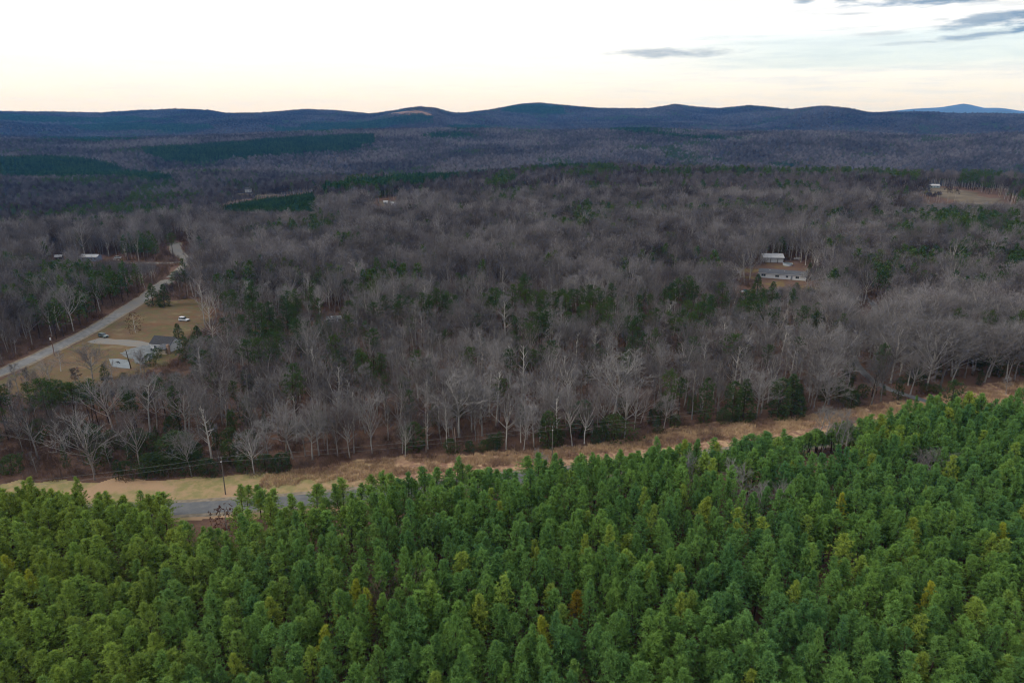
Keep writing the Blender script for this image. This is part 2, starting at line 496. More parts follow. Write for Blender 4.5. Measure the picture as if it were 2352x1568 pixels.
def gravel_b(k):
    g = k.n('ShaderNodeNewGeometry').outputs['Position']
    b = k.noise(g, .3, 6.0, .65); c3 = k.noise(g, 5.0, 4.0, .7)
    c = k.mix(k.smooth(b, .35, .65), rgb(.30, .265, .225), rgb(.25, .25, .245))
    c = k.mix(k.smooth(c3, .4, .75, 0, .5), c, rgb(.16, .14, .12))
    return principled(k, c, .95, .1)
GRAVEL = mat('pale_gravel', gravel_b)
GRAVELG = simple('grey_gravel', (.21, .225, .235), .95, .1, var=.25, scale=.6)
SHOULDER = simple('shoulder_gravel', (.30, .25, .19), .95, .1, var=.25, scale=.8)
CONC = simple('pale_concrete', (.25, .28, .30), .85, .2, var=.12, scale=.5)
EARTH = simple('red_earth', (.20, .085, .045), .95, .1, var=.3, scale=.4)
FIELD = simple('pale_field', (.17, .135, .095), .95, .1, var=.3, scale=.05)
WHITE = simple('white_siding', (.72, .73, .76), .6, .3, var=.05)
LWHITE = simple('white_trim', (.80, .80, .80), .5, .3, var=.03)
DROOF = simple('dark_shingles', (.055, .055, .062), .9, .2, var=.3, scale=2.5)
GROOF = simple('grey_shingles', (.11, .115, .13), .9, .2, var=.2, scale=2.0)
METALR = simple('white_metal_roof', (.50, .50, .52), .45, .4, var=.12, scale=.8)
DECKM = simple('pale_timber', (.42, .36, .29), .85, .2, var=.25, scale=3.0)
BRICK = simple('tan_brick', (.40, .27, .20), .9, .2, var=.2, scale=5.0)
POLEM = simple('weathered_pole', (.20, .175, .15), .85, .2, var=.25, scale=2.0)
WIREM = simple('wire_metal', (.20, .20, .20), .5, .4)
DARKM = simple('dark_metal', (.03, .032, .036), .5, .4)
POOLM = simple('pool_wall', (.55, .60, .66), .5, .4, var=.08)
BLUETARP = simple('blue_tarp', (.10, .16, .30), .5, .4, var=.2)
RUBBER = simple('tyre_rubber', (.02, .02, .02), .9, .2)
RIM = simple('wheel_rim', (.45, .46, .48), .35, .5, metal=.6)
LAMP = simple('lamp_lens', (.75, .75, .72), .2, .6)
TAILM = simple('tail_lens', (.35, .02, .02), .3, .5)
BLUEW = simple('blue_siding', (.30, .38, .55), .6, .3, var=.08)
GLASS = mat('window_glass', lambda k: principled(k, rgb(.03, .045, .06), .12, .6))
WATER = mat('pool_cover', lambda k: principled(k, rgb(.12, .16, .18), .3, .5))


def car_paint(name, col):
    def b(k):
        p = k.n('ShaderNodeBsdfPrincipled'); p.inputs['Base Color'].default_value = rgb(*col)
        p.inputs['Roughness'].default_value = .35; p.inputs['Metallic'].default_value = .25
        p.inputs['Coat Weight'].default_value = .6
        return p.outputs[0]
    return mat(name, b)

# ------------------------------------------------------------------ layout: everything below is read off as ground points
ROAD = poly([(-700, 1225), (-300, 1200), (0, 1186), (200, 1178), (400, 1168), (560, 1160), (700, 1148), (850, 1134), (1000, 1118), (1190, 1098),
             (1320, 1086), (1500, 1064), (1700, 1040), (1850, 1018), (1960, 1000), (2060, 983), (2160, 968), (2300, 952), (2500, 930), (2800, 905)])
BACKROAD = poly([(-500, 1000), (-200, 920), (0, 858), (100, 812), (200, 764), (270, 722), (335, 682), (378, 650), (415, 622), (435, 602), (428, 592), (408, 582), (402, 570), (405, 556)])
SIDE = poly([(425, 600), (395, 605), (350, 604), (300, 604), (240, 605)])
SIDE2 = poly([(430, 593), (450, 586), (470, 588)])
UPPER = poly([(400, 540), (424, 538)])
DRIVE_R = poly([(2215, 958), (2160, 928), (2110, 914), (2075, 909), (2040, 896), (2000, 872), (1972, 846), (1955, 815), (1975, 775), (2010, 735), (2012, 702), (1990, 684), (1970, 674), (1930, 668), (1890, 655)])
DRIVE_L = poly([(215, 780), (240, 784), (290, 786), (330, 792), (360, 795)])
VERGE_P = poly([(-500, 1105), (-200, 1108), (50, 1103), (150, 1105), (400, 1100), (480, 1100), (560, 1090), (640, 1088), (700, 1078), (800, 1064), (900, 1052), (1050, 1044), (1150, 1038), (1250, 1034),
                (1350, 1022), (1450, 1008), (1540, 986), (1620, 974), (1750, 963), (1850, 955), (1950, 940), (2020, 930), (2075, 920), (2110, 921), (2160, 908), (2220, 890), (2290, 880), (2400, 872), (2600, 850), (2900, 830)]
               + [(2900, 915), (2500, 945), (2300, 968), (2160, 984), (2060, 998), (1960, 1014), (1850, 1036), (1700, 1060), (1500, 1086), (1320, 1108), (1190, 1122), (1000, 1146), (850, 1162), (700, 1178), (560, 1190), (400, 1200), (200, 1212), (0, 1225), (-300, 1245), (-700, 1270)])
LAWN_P = poly([(-220, 1000), (0, 868), (100, 822), (200, 776), (270, 732), (330, 694), (400, 690), (450, 686), (480, 700), (495, 728), (478, 752), (440, 770), (425, 800),
               (400, 830), (330, 862), (255, 880), (215, 893), (150, 900), (70, 908), (20, 906), (-80, 930)])
FIELD_P = poly([(2108, 432), (2150, 430), (2200, 434), (2260, 444), (2300, 456), (2322, 470), (2320, 486), (2290, 486), (2240, 478), (2190, 466), (2140, 455), (2110, 445)])
YARD_P = poly([(1668, 624), (1700, 616), (1745, 610), (1760, 600), (1835, 600), (1875, 628), (1900, 645), (1900, 660), (1850, 672), (1800, 684), (1765, 692), (1738, 680), (1742, 650), (1700, 630)])
CLEAR_C = poly([(868, 462), (912, 460), (950, 468), (905, 480), (872, 478)])
FARM_P = poly([(520, 449), (556, 445), (615, 445), (650, 450), (600, 453), (540, 455)])
FARFIELD = poly([(225, 449), (330, 446), (470, 446), (480, 450), (300, 453)])
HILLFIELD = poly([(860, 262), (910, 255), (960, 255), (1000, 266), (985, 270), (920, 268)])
# far and near evergreen stands
YOUNG_P = poly([(522, 470), (600, 455), (722, 440), (728, 466), (722, 492), (640, 494), (560, 490), (530, 486)], 7)
STRIP_P = poly([(722, 440), (800, 425), (880, 418), (1000, 408), (1100, 397), (1180, 389), (1260, 385), (1390, 384), (1385, 392), (1250, 398), (1150, 402), (1040, 418), (960, 430), (850, 438), (760, 446)], 10)
DSTAND = poly([(312, 338), (400, 334), (520, 326), (640, 316), (760, 310), (862, 308), (860, 330), (800, 348), (700, 352), (560, 362), (470, 374), (390, 372), (340, 358)], 12)
LSTAND = poly([(-150, 370), (0, 362), (90, 360), (160, 362), (250, 375), (330, 394), (410, 415), (360, 418), (260, 408), (150, 412), (60, 410), (-150, 400)], 12)
FSTANDS = [poly(p, 12) for p in (
    [(140, 284), (330, 282), (500, 292), (430, 306), (300, 300), (180, 300)], [(610, 290), (760, 282), (1000, 268), (990, 278), (860, 296), (740, 306), (640, 304)],
    [(1030, 290), (1100, 286), (1140, 296), (1050, 303)], [(980, 306), (1100, 304), (1110, 314), (1000, 318)], [(1385, 293), (1500, 300), (1660, 318), (1640, 322), (1500, 308), (1400, 300)],
    [(90, 320), (200, 312), (320, 322), (200, 330)], [(1760, 372), (1870, 380), (1850, 386), (1770, 382)], [(1160, 244), (1290, 244), (1300, 262), (1150, 258)], [(0, 262), (300, 266), (420, 276), (200, 280), (0, 276)],
    [(1620, 312), (1680, 318), (1660, 324), (1600, 318)])]
# pines inside the plantation: the far edge is given by the tree tops
PLANT_P = np.vstack([poly([(-600, 1150), (-200, 1100), (0, 1104), (100, 1100), (190, 1106), (260, 1126), (330, 1146), (400, 1172), (530, 1174), (565, 1142), (600, 1122), (700, 1128), (800, 1104), (900, 1096), (1010, 1084),
                           (1060, 1066), (1140, 1070), (1190, 1082), (1250, 1042), (1360, 1036), (1440, 1032), (1545, 1012), (1640, 1016), (1740, 1008), (1830, 1006), (1870, 1032), (1945, 1032), (1990, 980), (2040, 940), (2120, 914),
                           (2180, 888), (2260, 898), (2352, 906), (2700, 890), (3000, 880)], 13.0),
                     np.array([(300, 30), (60, 20), (-60, 20), (-300, 30)])])

# ground mesh ---------------------------------------------------------------
def polar(d0, d1, nd, name, m, full=True):
    rr = np.exp(np.linspace(math.log(d0), math.log(d1), nd))
    az = np.concatenate([np.arange(-60, 60.01, .4), np.arange(64, 300, 4.0)]) if full else np.arange(-60, 60.01, .25)
    A, Rr = np.meshgrid(np.radians(az), rr)
    X, Y = Rr * np.sin(A), Rr * np.cos(A); Z = Hgt(X, Y)
    V = np.stack([X, Y, Z], -1).reshape(-1, 3); na = len(az)
    i = np.arange(nd - 1)[:, None] * na; j = np.arange(na if full else na - 1)[None, :]; j2 = (j + 1) % na
    F = np.stack([i + j, i + na + j, i + na + j2, i + j2], -1).reshape(-1, 4)
    F = F[:, ::-1]
    if full and d0 < 20:
        V = np.vstack([V, [[0, 0, 0]]])
    me = mesh(name, V, np.ascontiguousarray(F), m, smooth=True)
    return tag(obj(name, me), kind='structure')
polar(8, 1080, 200, 'ground', GROUND)
polar(1080, 3000, 80, 'valley', HILLS)
polar(3000, 9000, 90, 'hills', HILLS)
polar(9000, 27000, 60, 'mountain', HILLS)
mb = MB(); n = 359
core = []
_az = np.radians(np.concatenate([np.arange(-60, 60.01, .4), np.arange(64, 300, 4.0)]))
core = [(8 * math.sin(a), 8 * math.cos(a), 0) for a in _az]
tag(obj('ground_centre', mesh('ground_centre', core, [tuple(range(len(core)))[::-1]], GROUND)), kind='structure')


def ribbon(name, P, w, m, lift, kind='structure', step=4.0, rough=0.0, seed=1):
    """a strip of road laid on the ground, resampled and smoothed"""
    rs = random.Random(seed)
    seg = np.hypot(*(P[1:] - P[:-1]).T); s = np.concatenate([[0], np.cumsum(seg)])
    q = np.arange(0, s[-1], step); X = np.interp(q, s, P[:, 0]); Y = np.interp(q, s, P[:, 1])
    kk = np.hanning(9); kk /= kk.sum()
    if len(X) > 12:
        X = np.convolve(np.pad(X, 4, 'edge'), kk, 'valid'); Y = np.convolve(np.pad(Y, 4, 'edge'), kk, 'valid')
    T = np.gradient(np.stack([X, Y], 1), axis=0); T /= np.linalg.norm(T, axis=1)[:, None] + 1e-9
    N = np.stack([-T[:, 1], T[:, 0]], 1); V = []; F = []; cols = 5
    for i in range(len(X)):
        ww = w * (1 + rough * (rs.random() - .5)) / 2
        for c in range(cols):
            o = (c / (cols - 1) * 2 - 1) * ww; x, y = X[i] + N[i, 0] * o, Y[i] + N[i, 1] * o
            V.append((x, y, h1(x, y) + lift))
    for i in range(len(X) - 1):
        for c in range(cols - 1):
            a = i * cols + c; F.append((a, a + 1, a + cols + 1, a + cols)[::-1])
    return tag(obj(name, mesh(name, V, F, m)), kind=kind), np.stack([X, Y], 1)


def sheet(name, P, m, lift, cell, wob=0.0, kind='structure'):
    """an area of ground cover with a ragged outline"""
    x0, y0 = P.min(0) - cell; x1, y1 = P.max(0) + cell
    X, Y = np.meshgrid(np.arange(x0, x1, cell), np.arange(y0, y1, cell))
    wx = (vnoise(X, Y, max(cell * 3, 5), 3) - .5) * wob; wy = (vnoise(X, Y, max(cell * 3, 5), 5) - .5) * wob
    ok = inside(P, X + wx, Y + wy); Z = Hgt(X, Y) + lift; ny, nx = X.shape
    F = []
    cc = ok[:-1, :-1] & ok[1:, :-1] & ok[:-1, 1:] & ok[1:, 1:]
    ii, jj = np.nonzero(cc); F = np.stack([ii * nx + jj, ii * nx + jj + 1, (ii + 1) * nx + jj + 1, (ii + 1) * nx + jj], -1)
    V = np.stack([X, Y, Z], -1).reshape(-1, 3); used, inv = np.unique(F, return_inverse=True)
    return tag(obj(name, mesh(name, V[used], inv.reshape(F.shape), m)), kind=kind)

YARDM = mat('leafy_yard', lambda k: principled(k, k.mix(k.smooth(k.noise(k.n('ShaderNodeNewGeometry').outputs['Position'], .09, 5.0), .50, .60), rgb(.165, .098, .070), rgb(.20, .145, .06)), .95, .1))
sheet('grass_verge', VERGE_P, VERGE, .008, .55, 6.0)
sheet('lawn', LAWN_P, LAWN, .008, .7, 5.0)
sheet('yard', YARD_P, YARDM, .012, 1.5, 6.0)
sheet('hill_pasture', FIELD_P, FIELD, .25, 6.0, 20.0)
sheet('hay_field', FARM_P, FIELD, .5, 8.0, 20.0)
sheet('valley_field', FARFIELD, FIELD, .5, 8.0, 20.0)
sheet('clearing', CLEAR_C, FIELD, .2, 4.0, 10.0)
sheet('sunlit_slope', HILLFIELD, simple('sunlit_orange_field', (.22, .13, .08), .95, .1, var=.3, scale=.02), 2.0, 12.0, 40.0)  # bare clearing; the orange of the sunlight on it is painted into the colour
ribbon('road_shoulder', ROAD, 8.4, SHOULDER, .014, rough=.12)
_, ROADC = ribbon('road', ROAD, 5.4, ASPH, .020)
ribbon('back_road_shoulder', BACKROAD, 8.6, SHOULDER, .02, rough=.15)
PALEA = simple('pale_asphalt', (.27, .265, .26), .9, .15, var=.22, scale=.5)
_, BACKC = ribbon('back_road', BACKROAD, 5.6, PALEA, .026)
ribbon('gravel_road', BACKROAD[5:], 7.0, GRAVEL, .036, rough=.2)
ribbon('side_road', SIDE, 5.0, GRAVEL, .032, rough=.2)
ribbon('farm_track', SIDE2, 4.0, GRAVEL, .034, rough=.3)
ribbon('upper_track', UPPER, 4.5, GRAVEL, .2, rough=.3)
ribbon('woodland_driveway', DRIVE_R, 3.0, ASPH, .03, rough=.1)
ribbon('house_driveway', DRIVE_L, 6.5, GRAVEL, .016, rough=.25, step=3.0)
sheet('gravel_yard', poly([(305, 800), (330, 792), (362, 792), (372, 806), (352, 822), (325, 838), (290, 822), (277, 812), (290, 806)]), GRAVELG, .024, .7, 2.5)
for tr in ([(322, 742), (350, 744), (420, 742)], [(322, 745.5), (352, 748), (415, 745)]):
    ribbon('tyre_track', poly(tr), .7, EARTH, .014, rough=.5, step=1.5)

# ------------------------------------------------------------------ plant forms
class TG:
    """grows limbs and twigs into vertex and face arrays"""
    def __init__(s, seed):
        s.r = random.Random(seed); s.V = [[], []]; s.F = [[], []]
    def limb(s, pts, rads, sides, part):
        V, F = s.V[part], s.F[part]; base = len(V); m = len(pts)
        for i in range(m):
            a = pts[max(i - 1, 0)]; b = pts[min(i + 1, m - 1)]; d = b - a; d = d / (math.sqrt(d @ d) + 1e-9)
            u = np.array([d[1], -d[0], 0.0]) if abs(d[2]) < .95 else np.array([0, d[2], -d[1]]); u /= math.sqrt(u @ u) + 1e-9
            w = np.array([d[1] * u[2] - d[2] * u[1], d[2] * u[0] - d[0] * u[2], d[0] * u[1] - d[1] * u[0]])
            for k in range(sides):
                t = 6.2832 * k / sides; V.append(pts[i] + rads[i] * (math.cos(t) * u + math.sin(t) * w))
        for i in range(m - 1):
            for k in range(sides):
                a = base + i * sides + k; b = base + i * sides + (k + 1) % sides
                F.append((a, b, b + sides)); F.append((a, b + sides, a + sides))
    def blade(s, p, d, L, w, part):
        r = s.r; q = np.array([r.uniform(-1, 1), r.uniform(-1, 1), r.uniform(-1, 1)])
        n = np.array([d[1] * q[2] - d[2] * q[1], d[2] * q[0] - d[0] * q[2], d[0] * q[1] - d[1] * q[0]]); n *= w / 2 / (math.sqrt(n @ n) + 1e-6)
        V = s.V[part]; b = len(V); V += [p - n, p + n, p + d * L]; s.F[part].append((b, b + 1, b + 2))
    def grow(s, p, d, L, r0, lev, maxlev, part, cfg):
        r = s.r; nseg = (4, 4, 3, 2)[min(lev, 3)]; pts = [p]; cur = p; dd = d / math.sqrt(d @ d)
        wob = cfg['wob']
        for i in range(nseg):
            j = np.array([r.gauss(0, wob), r.gauss(0, wob), r.gauss(0, wob * .6) + cfg['up']])
            dd = dd + j; dd /= math.sqrt(dd @ dd); cur = cur + dd * (L / nseg); pts.append(cur)
        rads = [r0 * (1 - .8 * i / nseg) for i in range(nseg + 1)]
        s.limb(pts, rads, 3 if lev > 1 else 4, part)
        if lev >= maxlev:
            for _ in range(cfg['twigs']):
                t = r.uniform(.1, 1) * nseg; i = min(int(t), nseg - 1); q = pts[i] + (pts[i + 1] - pts[i]) * (t - i)
                td = dd + np.array([r.gauss(0, .55), r.gauss(0, .55), r.gauss(.18, .45)]); td /= math.sqrt(td @ td)
                s.blade(q, td, r.uniform(.6, 1.5) * cfg['tl'], cfg['tw'], 1)
            return
        nc = cfg['kids'][lev]
        for k in range(nc):
            t = (.25 + .75 * (k + r.random()) / nc) * nseg; t = min(t, nseg - .01); i = int(t); q = pts[i] + (pts[i + 1] - pts[i]) * (t - i)
            bd = pts[i + 1] - pts[i]; bd = bd / math.sqrt(bd @ bd)
            ax = np.array([r.gauss(0, 1), r.gauss(0, 1), r.gauss(0, 1)]); ax -= bd * (ax @ bd); ax /= math.sqrt(ax @ ax)
            sp = R(r.uniform(*cfg['ang'])); nd = bd * math.cos(sp) + ax * math.sin(sp)
            s.grow(q, nd, L * r.uniform(.42, .68) * (1.15 - .45 * t / nseg), r0 * .55 * (1 - .4 * t / nseg), lev + 1, maxlev, 1, cfg)
    def arrays(s, part):
        return np.array(s.V[part], np.float32).reshape(-1, 3), np.array(s.F[part], np.int32).reshape(-1, 3)


def bare_form(seed, H=20.0, cb=.42, spread=4.5, limbs=10, kind='vase', quality=3):
    """leafless hardwood: trunk and main limbs are part 0, finer branches and twigs part 1"""
    g = TG(seed); r = g.r
    lean = np.array([r.gauss(0, .05), r.gauss(0, .05), 0]); th = H * (cb + .08 if kind in ('vase', 'dome') else .85)
    n = 7; pts = []; cur = np.array([0, 0, -.3]); d = np.array([0, 0, 1.0]) + lean
    for i in range(n + 1):
        pts.append(cur.copy()); d = d + np.array([r.gauss(0, .035), r.gauss(0, .035), 0]); d /= math.sqrt(d @ d); cur = cur + d * (th + .3) / n
    r0 = H * .0140 + .03
    g.limb(pts, [r0 * (1.25 if i == 0 else 1 - .55 * i / n) for i in range(n + 1)], 6, 0)
    cfg = dict(wob=.13, up=.05, twigs=4, tl=.9, tw=.05, kids=(0, 6, 5, 0), ang=(22, 52))
    if quality == 2: cfg.update(twigs=5, tl=1.5, tw=.10, kids=(0, 5, 4, 0))
    if kind == 'dome': cfg.update(ang=(25, 58), twigs=8, tl=.8, kids=(0, 7, 5, 0))
    a0 = r.random() * 6.28
    for k in range(limbs):
        f = (k + .5) / limbs; t = (cb * .8 + (1 - cb * .8) * f * .98) if kind == 'slim' else cb * (.72 + .36 * f)
        zt = min(t * H / (th + .01) if kind == 'slim' else .62 + .38 * f, .999) * n; i = int(zt); q = pts[i] + (pts[i + 1] - pts[i]) * (zt - i)
        a = a0 + k * 2.4 + r.gauss(0, .3)
        if kind == 'slim':
            el = R(r.uniform(25, 55)); L = spread * (1.15 - .7 * f) * r.uniform(.8, 1.15) / math.cos(el)
        elif kind == 'dome':
            el = R(r.uniform(22, 40) + 48 * f); L = (H - q[2]) * r.uniform(.85, 1.0) * (.72 + .28 * f)
        else:
            el = R(r.uniform(28, 50) + 36 * f); L = (H - q[2]) * r.uniform(.8, 1.05) * (.75 + .25 * f)
        dd = np.array([math.cos(a) * math.cos(el), math.sin(a) * math.cos(el), math.sin(el)])
        # a main limb stays with the trunk, its own branches are crown
        g.grow(q, dd, L, r0 * (.42 + .1 * f), 1, 3, 0, cfg)
    # small dead branches low on the trunk
    for k in range(5):
        zt = r.uniform(.25, .6) * n; i = int(zt); q = pts[i] + (pts[i + 1] - pts[i]) * (zt - i); a = r.random() * 6.28
        g.grow(q, np.array([math.cos(a), math.sin(a), r.uniform(-.1, .5)]), r.uniform(1.2, 2.6), .045, 3, 3, 0, dict(cfg, twigs=3, up=.0))
    return g.arrays(0), g.arrays(1)


def tuft(g, p, d, n, L, w, spread=.9):
    r = g.r
    for _ in range(n):
        q = d + np.array([r.gauss(0, spread), r.gauss(0, spread), r.gauss(0, spread)]); q /= math.sqrt(q @ q) + 1e-6
        g.blade(p + q * L * .1, q, L * r.uniform(.7, 1.2), w, 1)


def pine_form(seed, H=13.0, cb=.36, rad=1.75, tufts=4, blades=13, L=.42, w=.085, gap=.0, tap=.88):
    """young plantation pine: cone of whorled branches carrying needle tufts"""
    g = TG(seed); r = g.r; n = 6; pts = []; cur = np.array([0, 0, -.2]); d = np.array([r.gauss(0, .03), r.gauss(0, .03), 1.0])
    for i in range(n + 1):
        pts.append(cur.copy()); d = d + np.array([r.gauss(0, .02), r.gauss(0, .02), 0]); d /= math.sqrt(d @ d); cur = cur + d * (H - .3) / n
    g.limb(pts, [.13 * (1.2 - 1.1 * i / n) + .012 for i in range(n + 1)], 5, 0)
    z = cb * H; ang = r.random() * 6
    while z < H - .25:
        t = (z - cb * H) / (H * (1 - cb)); rr = rad * (1 - t) ** tap * (.75 + .25 * min(1, t * 6)) + .10
        nb = 5 if t < .8 else 4; ang += .7
        for k in range(nb):
            if r.random() < gap: continue
            a = ang + k * 6.283 / nb + r.gauss(0, .25); el = R(18 + 42 * t + r.gauss(0, 7)); Lb = rr * r.uniform(.55, 1.28)
            i = min(int(z / H * n), n - 1); q = pts[i] + (pts[i + 1] - pts[i]) * (z / H * n - i)
            dd = np.array([math.cos(a), math.sin(a), math.tan(el)]); e = q + dd * Lb
            g.limb([q, q + dd * Lb * .5, e], [.035, .025, .012], 3, 0)
            for m in range(tufts):
                f = 1 - .27 * m * r.uniform(.8, 1.1)
                if f < .25: continue
                c = q + dd * Lb * f + np.array([r.gauss(0, .12), r.gauss(0, .12), r.gauss(.05, .08)]) * (1 if m else .3)
                tuft(g, c, np.array([dd[0] * .5, dd[1] * .5, .75]), blades, L * (1 if m else 1.1), w)
        z += .60 * (1 - .3 * t)
    tuft(g, pts[-1], np.array([0, 0, 1.3]), blades, L, w, .5)
    return g.arrays(0), g.arrays(1)


def wild_pine_form(seed, H=17.0, rad=3.0, cb=.5, n_br=26, blades=12):
    """older woodland pine: bare leaning trunk, uneven tiers of foliage with gaps"""
    g = TG(seed); r = g.r; n = 7; pts = []; cur = np.array([0, 0, -.2]); d = np.array([r.gauss(0, .05), r.gauss(0, .05), 1.0])
    for i in range(n + 1):
        pts.append(cur.copy()); d = d + np.array([r.gauss(0, .03), r.gauss(0, .03), .02]); d /= math.sqrt(d @ d); cur = cur + d * (H - .4) / n
    g.limb(pts, [.2 * (1.15 - .95 * i / n) + .02 for i in range(n + 1)], 5, 0)
    for k in range(n_br):
        t = (k + r.random()) / n_br; z = (cb + (1 - cb) * t * .98) * H; rr = rad * (math.sin(math.pi * min(1, .28 + .66 * t)) ** .8) * r.uniform(.55, 1.2)
        i = min(int(z / H * n), n - 1); q = pts[i] + (pts[i + 1] - pts[i]) * (z / H * n - i); a = k * 2.4 + r.gauss(0, .5); el = r.uniform(-.05, .55) + .4 * t
        dd = np.array([math.cos(a), math.sin(a), el]); g.limb([q, q + dd * rr * .5, q + dd * rr], [.05, .035, .015], 3, 0)
        for m in range(9):
            f = r.uniform(.35, 1.05); c = q + dd * rr * f + np.array([r.gauss(0, .45), r.gauss(0, .45), r.gauss(.12, .25)])
            tuft(g, c, np.array([dd[0] * .4, dd[1] * .4, .7]), blades, .42, .10)
    for m in range(10): tuft(g, pts[-1] + np.array([r.gauss(0, .4), r.gauss(0, .4), r.gauss(-.2, .3)]), np.array([0, 0, 1.0]), blades, .42, .1)
    return g.arrays(0), g.arrays(1)


def cedar_form(seed, H=8.0, rad=1.5, shape='cone', n_t=330, L=.36, w=.11, blades=9):
    """dense evergreen: leaf sprays over a cone or a rounded lumpy body, down to the ground"""
    g = TG(seed); r = g.r
    g.limb([np.array([0, 0, -.2]), np.array([0, 0, H * .5]), np.array([0, 0, H * .93])], [.12, .08, .02], 5, 0)
    lumps = [(r.random() * 6.28, r.uniform(.05, .95), r.uniform(.2, .65) * (1 if q % 3 else -.8)) for q in range(14)]
    for k in range(n_t):
        t = r.random() ** (1.25 if shape == 'cone' else .9)
        if shape == 'cone': rr = rad * (1 - t) ** .8 * (.75 + .25 * min(1, t * 7)) + .08
        elif shape == 'column': rr = rad * (1 - t ** 3) ** .6 * (.7 + .3 * min(1, t * 5))
        else: rr = rad * math.sqrt(max(0, 1 - (1.9 * t - .85) ** 2 / 1.15)) + .1
        a = r.random() * 6.28
        for (la, lt, lw) in lumps:
            da = abs((a - la + 3.14) % 6.28 - 3.14); rr *= 1 + lw * math.exp(-(da / .6) ** 2 - ((t - lt) / .12) ** 2)
        f = r.uniform(.55, 1.12) ; c = np.array([math.cos(a) * rr * f, math.sin(a) * rr * f, .15 + t * (H - .2)])
        tuft(g, c, np.array([math.cos(a) * .7, math.sin(a) * .7, .6]), blades, L, w)
    for k in range(14):
        t = .08 + .8 * k / 14; a = k * 2.4; rr = rad * (1 - t) * .8
        q = np.array([0, 0, t * H]); g.limb([q, q + np.array([math.cos(a) * rr, math.sin(a) * rr, rr * .35])], [.03, .01], 3, 0)
    return g.arrays(0), g.arrays(1)


def blob_form(seed, H, rad, n, L, w, kind='bare', cb=.4):
    """simplified crown for woods far beyond: upward-fanning twig blades, or needle blades"""
    g = TG(seed); r = g.r
    g.limb([np.array([0, 0, -2.0]), np.array([0, 0, H * .8])], [.24, .08], 3, 0)
    for k in range(n):
        a = r.random() * 6.28; cz = H * (cb + (1 - cb) * .45)
        if kind == 'bare':
            el = r.uniform(-.1, 1.5); rr = r.uniform(.45, 1.0)
            c = np.array([math.cos(a) * math.cos(el) * rad, math.sin(a) * math.cos(el) * rad, math.sin(el) * H * (1 - cb) * .55]) * rr + np.array([0, 0, cz - L * .3])
            d = c - np.array([0, 0, H * cb * .7]); d /= math.sqrt(d @ d); d = d + np.array([r.gauss(0, .25), r.gauss(0, .25), r.gauss(.2, .25)])
        else:
            t = r.random() ** .9; rr = rad * (1 - t) ** .65 * r.uniform(.6, 1.05); c = np.array([math.cos(a) * rr, math.sin(a) * rr, H * (cb + (1 - cb) * t * .95)])
            d = np.array([math.cos(a) * .6, math.sin(a) * .6, .5]) + np.array([r.gauss(0, .6), r.gauss(0, .6), r.gauss(0, .6)])
        d /= math.sqrt(d @ d) + 1e-6
        g.blade(c, d, L * r.uniform(.6, 1.2), w * r.uniform(.7, 1.3), 1)
    return g.arrays(0), g.arrays(1)


def brush_form(seed, H=2.6, n=130, rad=1.6):
    g = TG(seed); r = g.r
    for k in range(n):
        a = r.random() * 6.28; q = np.array([math.cos(a), math.sin(a), 0]) * rad * math.sqrt(r.random()); z0 = r.uniform(0, H * .6) if k % 2 else 0
        d = np.array([r.gauss(0, .45), r.gauss(0, .45), 1.0]); d /= math.sqrt(d @ d)
        g.blade(q + np.array([0, 0, z0]), d, r.uniform(.4, 1.0) * H * (.6 if k % 2 else 1), .05, 1)
    return g.arrays(0), g.arrays(1)


def grass_form(seed, n=46, H=.9):
    g = TG(seed); r = g.r
    for k in range(n):
        a = r.random() * 6.28; q = np.array([math.cos(a), math.sin(a), 0]) * .75 * math.sqrt(r.random())
        d = np.array([r.gauss(0, .35), r.gauss(0, .35), 1.0]); d /= math.sqrt(d @ d)
        g.blade(q, d, r.uniform(.5, 1.1) * H, .10, 1)
    return g.arrays(0), g.arrays(1)


class Form:
    def __init__(s, name, arr, m0, m1):
        (V0, F0), (V1, F1) = arr; s.name = name
        s.trunk = mesh(name + '_trunk', V0, F0, m0) if len(V0) else None
        s.crown = mesh(name + '_crown', V1, F1, m1) if len(V1) else None
        V = np.vstack([V0, V1]); F = np.vstack([F0, F1 + len(V0)])
        s.whole = mesh(name, V, F, [m0, m1], np.concatenate([np.zeros(len(F0)), np.ones(len(F1))]))
        s.H = float(V[:, 2].max())


def stand(forms, i, x, y, sx, sz, rz, name, label, cat, group):
    """one tree of its own: Empty at its foot > trunk, crown"""
    f = forms[i]; e = empty(name, (x, y, h1(x, y)), rz); e.scale = (sx, sx, sz); e.rotation_euler = (rp.gauss(0, .035), rp.gauss(0, .035), rz); tag(e, label, cat, group)
    for nm, me in (('trunk', f.trunk), ('crown', f.crown)):
        if me is not None: obj(nm, me, e)
    return e


